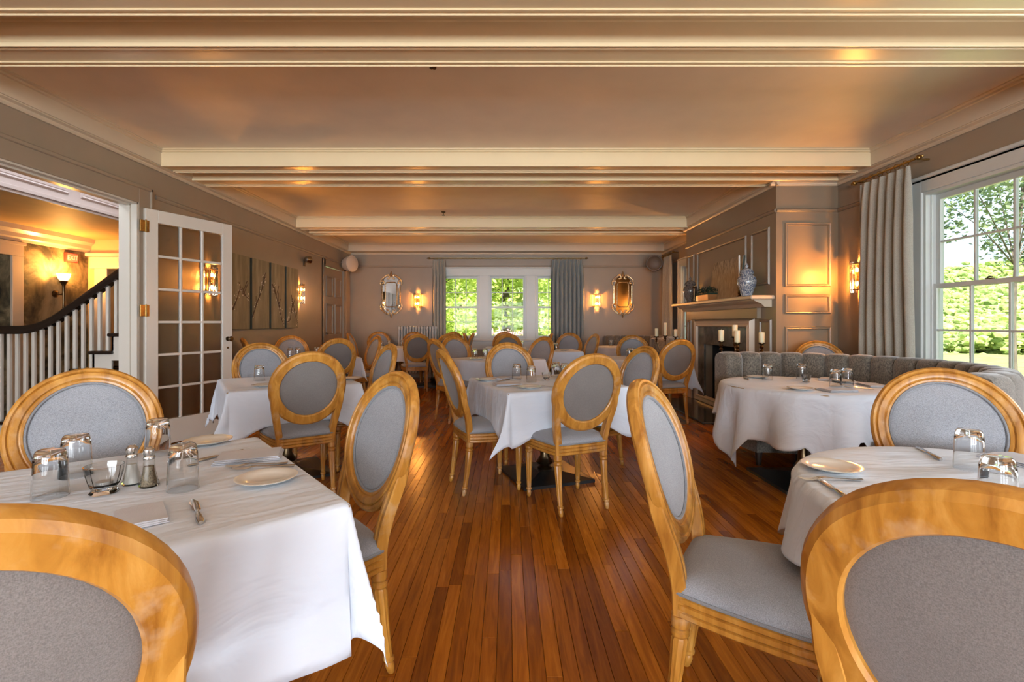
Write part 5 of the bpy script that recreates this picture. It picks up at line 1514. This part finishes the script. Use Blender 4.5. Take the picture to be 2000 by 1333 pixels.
tumbler(1.26, 1.25, 'upturned tumbler nearer the viewer on the '+F2)
plate(1.04, 1.56, 'white bread plate on the edge of the '+F2)
lay('fork', (1.06, 1.455), (0.885, 1.455), 'silver fork in front of the bread plate on the '+F2)
lay('knife', (0.90, 1.27), (0.93, 1.42), 'table knife by the cloth edge behind the near chair')
lay('knife', (1.48, 1.66), (1.53, 1.79), 'long table knife pointing at the far chair')
napkin(1.74, 1.62, 100, 'folded napkin beyond the two tumblers on the '+F2)
F3 = 'table by the glazed door'
tumbler(-2.02, 3.96, 'upturned tumbler on the '+F3)
plate(-1.80, 3.60, 'white bread plate behind the oval chair back at the '+F3)
plate(-1.30, 4.05, 'white bread plate on the aisle corner of the '+F3)
F6 = 'centre table'
tumbler(0.08, 4.08, 'upturned tumbler on the centre table, before the grey chair front')
tumbler(0.19, 3.87, 'upturned tumbler on the centre table, nearest the viewer of the left pair')
tumbler(0.425, 4.25, 'upturned tumbler on the centre table, farther of the right pair')
tumbler(0.485, 4.13, 'upturned tumbler on the centre table, just showing past the near chair top')
votive(0.32, 4.0, 'small cut-glass votive holder in the middle of the centre table', 0.8)
plate(0.16, 3.50, 'white bread plate at the near edge of the centre table')
plate(-0.17, 3.96, 'white bread plate at the aisle edge of the centre table')
napkin(0.0, 3.68, 15, 'folded napkin at the aisle end of the centre table')
napkin(-0.05, 4.10, 60, 'folded napkin at the far aisle corner of the centre table', 0.7)
lay('fork', (0.37, 3.52), (0.25, 3.58), 'silver fork beside the bread plate on the centre table')
lay('knife', (0.11, 3.62), (-0.08, 3.55), 'table knife before the napkin on the centre table')
lay('knife', (0.02, 4.02), (-0.06, 3.90), 'table knife behind the napkin on the centre table')
F7 = 'table inside the curved banquette'
tumbler(2.15, 4.02, 'upturned tumbler farthest left on the '+F7)
tumbler(2.48, 4.10, 'upturned tumbler at the back of the '+F7)
tumbler(2.43, 3.60, 'upturned tumbler nearest the viewer on the '+F7)
tumbler(2.57, 3.68, 'upturned tumbler farthest right on the '+F7)
votive(2.37, 3.86, 'cut-glass votive holder on the '+F7, 0.8)
plate(2.06, 3.42, 'white bread plate at the near edge of the '+F7)
plate(2.14, 4.16, 'white bread plate near the fireplace end of the '+F7)
plate(2.66, 3.86, 'white bread plate near the window on the '+F7)
napkin(2.28, 3.36, 5, 'folded napkin at the near edge of the '+F7)
napkin(2.66, 4.02, 50, 'folded napkin standing proud at the back of the '+F7)
napkin(2.72, 3.62, 80, 'folded napkin beside the chair top on the '+F7)
lay('fork', (2.24, 3.30), (2.17, 3.46), 'silver fork with tines up beside the near plate on the '+F7)
lay('fork', (2.58, 3.42), (2.50, 3.52), 'silver fork by the two right tumblers on the '+F7)
lay('knife', (1.98, 3.98), (2.02, 4.14), 'table knife near the fireplace end of the '+F7)
for pts, lab in ((((-3.0, 6.72), (-2.93, 6.80), (-2.72, 6.95)), 'upturned tumbler on the table below the blossom canvases'),
                 (((-2.47, 9.55), (-2.32, 9.52), (-2.10, 9.68)), 'upturned tumbler on the far table near the radiator'),
                 (((-0.43, 6.42), (-0.30, 6.55), (-0.12, 6.50)), 'upturned tumbler on the second centre table'),
                 (((0.78, 8.30), (0.84, 8.36)), 'upturned tumbler on the table before the wide blue curtain'),
                 (((1.66, 6.62), (1.72, 6.66)), 'upturned tumbler on the table in front of the fireplace'),
                 (((0.20, 9.28), (0.28, 9.30)), 'upturned tumbler on the table under the triple window'),
                 (((2.06, 9.66),), 'upturned tumbler on the round table inside the far booth')):
    for k, (x, y) in enumerate(pts):
        which = '' if len(pts) == 1 else (', leftmost', ', rightmost', ', middle one')[(0 if k == 0 else 1 if k == len(pts)-1 else 2)]
        tumbler(x, y, lab+which, lab.replace('upturned tumbler', 'tumblers'))
plate(-0.40, 6.20, 'white bread plate at the near corner of the second centre table')
napkin(-0.25, 6.20, 30, 'folded napkin at the near corner of the second centre table')
napkin(-0.20, 9.10, 10, 'folded napkin on the table under the middle of the triple window')
plate(0.95, 8.20, 'white bread plate on the table before the wide blue curtain')
plate(2.10, 6.45, 'white bread plate on the table in front of the fireplace')

# ------------------------------------------------------------------ outdoors
mb = MB(); mb.box((-60, YB+0.2, -0.4), (90, 90, -0.15)); mb.box((XR+0.2, -40, -0.4), (90, YB+0.2, -0.15)); mb.box((-60, -40, -0.4), (XR+0.2, YF-0.2, -0.15))
struct(mb, 'lawn', 'lawn', 'green lawn outside the windows', 'lawn')
def leaf_mesh(name, blobs, n, size, mat, seed, droop=0.0):
    rr = random.Random(seed); vs, fs = [], []
    tot = sum(b_[3]**2 for b_ in blobs)
    for bx, by, bz, br in blobs:
        for k in range(int(n*br*br/tot)):
            d = Vector((rr.gauss(0, 1), rr.gauss(0, 1), rr.gauss(0, 1))).normalized()*br*(rr.random()**0.33)
            p = Vector((bx, by, bz))+Vector((d.x, d.y, d.z*0.8))
            a = Vector((rr.gauss(0, 1), rr.gauss(0, 1), rr.gauss(0, 0.5)-droop)).normalized(); q = a.cross(Vector((rr.gauss(0, 1), rr.gauss(0, 1), rr.gauss(0, 1)))).normalized()
            s = size*rr.uniform(0.7, 1.4); o = len(vs)
            vs += [tuple(p), tuple(p+a*s*0.5+q*s*0.28), tuple(p+a*s), tuple(p+a*s*0.5-q*s*0.28)]; fs.append((o, o+1, o+2, o+3))
    me = bpy.data.meshes.new(name); me.from_pydata(vs, [], fs); me.materials.append(MATS[mat]); return me
def trunk_mesh(h, r, blobs, seed):
    rr = random.Random(seed); mb = MB()
    mb.tube(smooth_path([(0, 0, -0.3), (rr.uniform(-.1, .1), rr.uniform(-.1, .1), h*0.4), (rr.uniform(-.2, .2), rr.uniform(-.2, .2), h)], 5), r, 10, scale=[1.2-0.075*i for i in range(11)])
    for bx, by, bz, br in blobs:
        mb.tube(smooth_path([(0, 0, h*0.55), (bx*0.5, by*0.5, (h*0.6+bz)/2), (bx, by, bz)], 4), r*0.35, 6, scale=[1, .9, .8, .7, .6, .5, .45, .4, .3])
    me = mb.mesh('trunk'); me.materials.append(MATS['bark']); return me
kinds = []
for sd, mat, n in ((1, 'spring_leaves', 9000), (2, 'spring_leaves', 9000), (3, 'deep_leaves', 8000)):
    rr = random.Random(sd*11)
    bl = [(rr.uniform(-1.5, 1.5), rr.uniform(-1.2, 1.2), rr.uniform(1.0, 4.8), rr.uniform(0.8, 1.35)) for _ in range(13)]
    kinds.append((leaf_mesh('crown', bl, n, 0.17, mat, sd), trunk_mesh(4.2, 0.16, bl[:6], sd)))
TREES = [(-3.0, 17.4, 0, 0.95), (2.75, 17.2, 1, 0.95), (-0.1, 24.6, 0, 1.45), (-8.7, 24.8, 2, 1.45), (8.5, 24.6, 2, 1.45), (-5.6, 35.0, 1, 2.1), (6.4, 35.2, 0, 2.1)]
TL = ['outside the window by the thin curtain', 'outside the window by the wide blue curtain', 'filling the middle window', 'hidden past the thin curtain', 'hidden past the wide blue curtain', 'farthest back on the radiator side', 'farthest back on the blue curtain side']
for k, (x, y, q, s) in enumerate(TREES):
    lab = ('bright yellow-green', 'light green', 'deeper green')[q]+' leafy tree '+TL[k]
    t = thing('garden_tree', lab, 'tree', (x, y, -0.15), k*1.3, 'trees outside the triple window'); t.scale = (s, s, s)
    link('crown', kinds[q][0], t)['kind'] = 'stuff'; link('trunk', kinds[q][1], t)
hb = [(random.Random(9).uniform(-0.1, 0.1)+a*0.42, b_*0.3, 0.35+c*0.28, 0.36) for a in (-1, 0, 1) for b_ in (-1, 1) for c in (0, 1)]
bush_l = leaf_mesh('foliage', hb, 2200, 0.10, 'deep_leaves', 21); bush_f = leaf_mesh('blossoms', [(a, b_, c+0.10, r*0.95) for a, b_, c, r in hb], 2600, 0.07, 'pink_petals', 22)
for x, y, s, lab in ((-1.55, 13.3, 1.0, 'pink flowering bush outside the window by the thin curtain'), (-0.05, 13.2, 1.2, 'pink flowering bush outside the middle window'), (-3.05, 13.6, 1.0, 'pink flowering bush beyond the thin curtain')):
    t = thing('flowering_bush', lab, 'bush', (x, y, -0.15), x, 'pink bushes outside the triple window'); t.scale = (s, s, s)
    link('foliage', bush_l, t)['kind'] = 'stuff'; link('blossoms', bush_f, t)['kind'] = 'stuff'
for x, y, s, q in ((2.0, 13.9, 0.36, 1),):
    t = thing('garden_shrub', ('bright', 'light', 'deeper')[q]+' green shrub outside the triple window', 'shrub', (x, y, -0.55), y, 'shrubs outside the triple window'); t.scale = (s, s, s)
    link('foliage', kinds[q][0], t)['kind'] = 'stuff'
# wooded hill behind the garden and along the window side
def hill_z(x, y):
    a = math.degrees(math.atan2(x-4, y-2)); r = math.hypot(x-4, y-2)
    u, v = (a-8)/78, (r-24)/95
    if v < 0: return -0.6
    ridge = 4.0+6.5*max(0.0, math.sin((u-0.18)*2.4)) if a > 20 else 4.0+8.0*min(1, (20-a)/14)
    return -0.6+ridge*min(1, v*1.25)**1.3+0.8*v*mnoise.noise(Vector((x*0.06, y*0.06, 2)))
n = 70; vs, fs = [], []
for j in range(n+1):
    for i in range(n+1):
        a = math.radians(-40+126*i/n); r = 22+95*j/n
        x, y = 4+r*math.sin(a), 2+r*math.cos(a)
        vs.append((x, y, hill_z(x, y)))
for j in range(n):
    for i in range(n):
        a = j*(n+1)+i; fs.append((a, a+1, a+n+2, a+n+1))
mb = MB(); mb._add(vs, fs, True)
struct(mb, 'hill', 'forest_hill', 'wooded green hillside outside the windows', 'hill')
sb = [(-1.6, 0.3, 3.5, 0.9), (-0.3, -0.4, 3.9, 1.0), (1.0, 0.2, 3.1, 0.8), (2.0, 0.4, 3.3, 1.0), (-2.4, -0.2, 4.0, 0.8), (0.4, 0.5, 4.4, 1.1), (2.9, 0, 2.7, 0.7)]
t = thing('airy_tree', 'airy dark-leaved tree outside the large side window', 'tree', (9.4, 9.0, -0.15), 0.4)
link('crown', leaf_mesh('crown', sb, 5200, 0.085, 'olive_leaves', 33), t)['kind'] = 'stuff'; link('trunk', trunk_mesh(4.4, 0.045, sb, 33), t)
rr = random.Random(77)
# tree canopy covering the hill, seen as one wood
vs, fs = [], []
ico = [(0, 0, 1)]+[(0.89*math.cos(2*PI*k/5), 0.89*math.sin(2*PI*k/5), 0.45) for k in range(5)]+[(0.89*math.cos(2*PI*(k+.5)/5), 0.89*math.sin(2*PI*(k+.5)/5), -0.45) for k in range(5)]
icf = [(0, 1+k, 1+(k+1) % 5) for k in range(5)]+[(1+k, 6+k, 1+(k+1) % 5) for k in range(5)]+[(1+(k+1) % 5, 6+k, 6+(k+1) % 5) for k in range(5)]
for k in range(9500):
    a = math.radians(rr.uniform(36, 70) if k > 2200 else rr.uniform(-22, 6)); r = 26+80*rr.random()**1.3
    x, y = 4+r*math.sin(a), 2+r*math.cos(a); z = hill_z(x, y)
    s0 = rr.uniform(0.5, 1.1)*(0.5+r/75)
    for q in range(6):
        ox, oy, oz = rr.gauss(0, .5)*s0, rr.gauss(0, .5)*s0, rr.uniform(0.0, 1.5)*s0
        s1 = s0*rr.uniform(0.16, 0.34); o = len(vs)
        vs += [(x+ox+p[0]*s1*rr.uniform(.7, 1.3), y+oy+p[1]*s1*rr.uniform(.7, 1.3), z+oz+p[2]*s1*0.7) for p in ico]
        fs += [tuple(i+o for i in f) for f in icf]
me = bpy.data.meshes.new('woodland'); me.from_pydata(vs, [], fs); me.materials.append(MATS['canopy_green'])
o = link('woodland', me); tag(o, 'pale green woodland covering the hillside outside the side windows', 'woodland', kind='stuff')
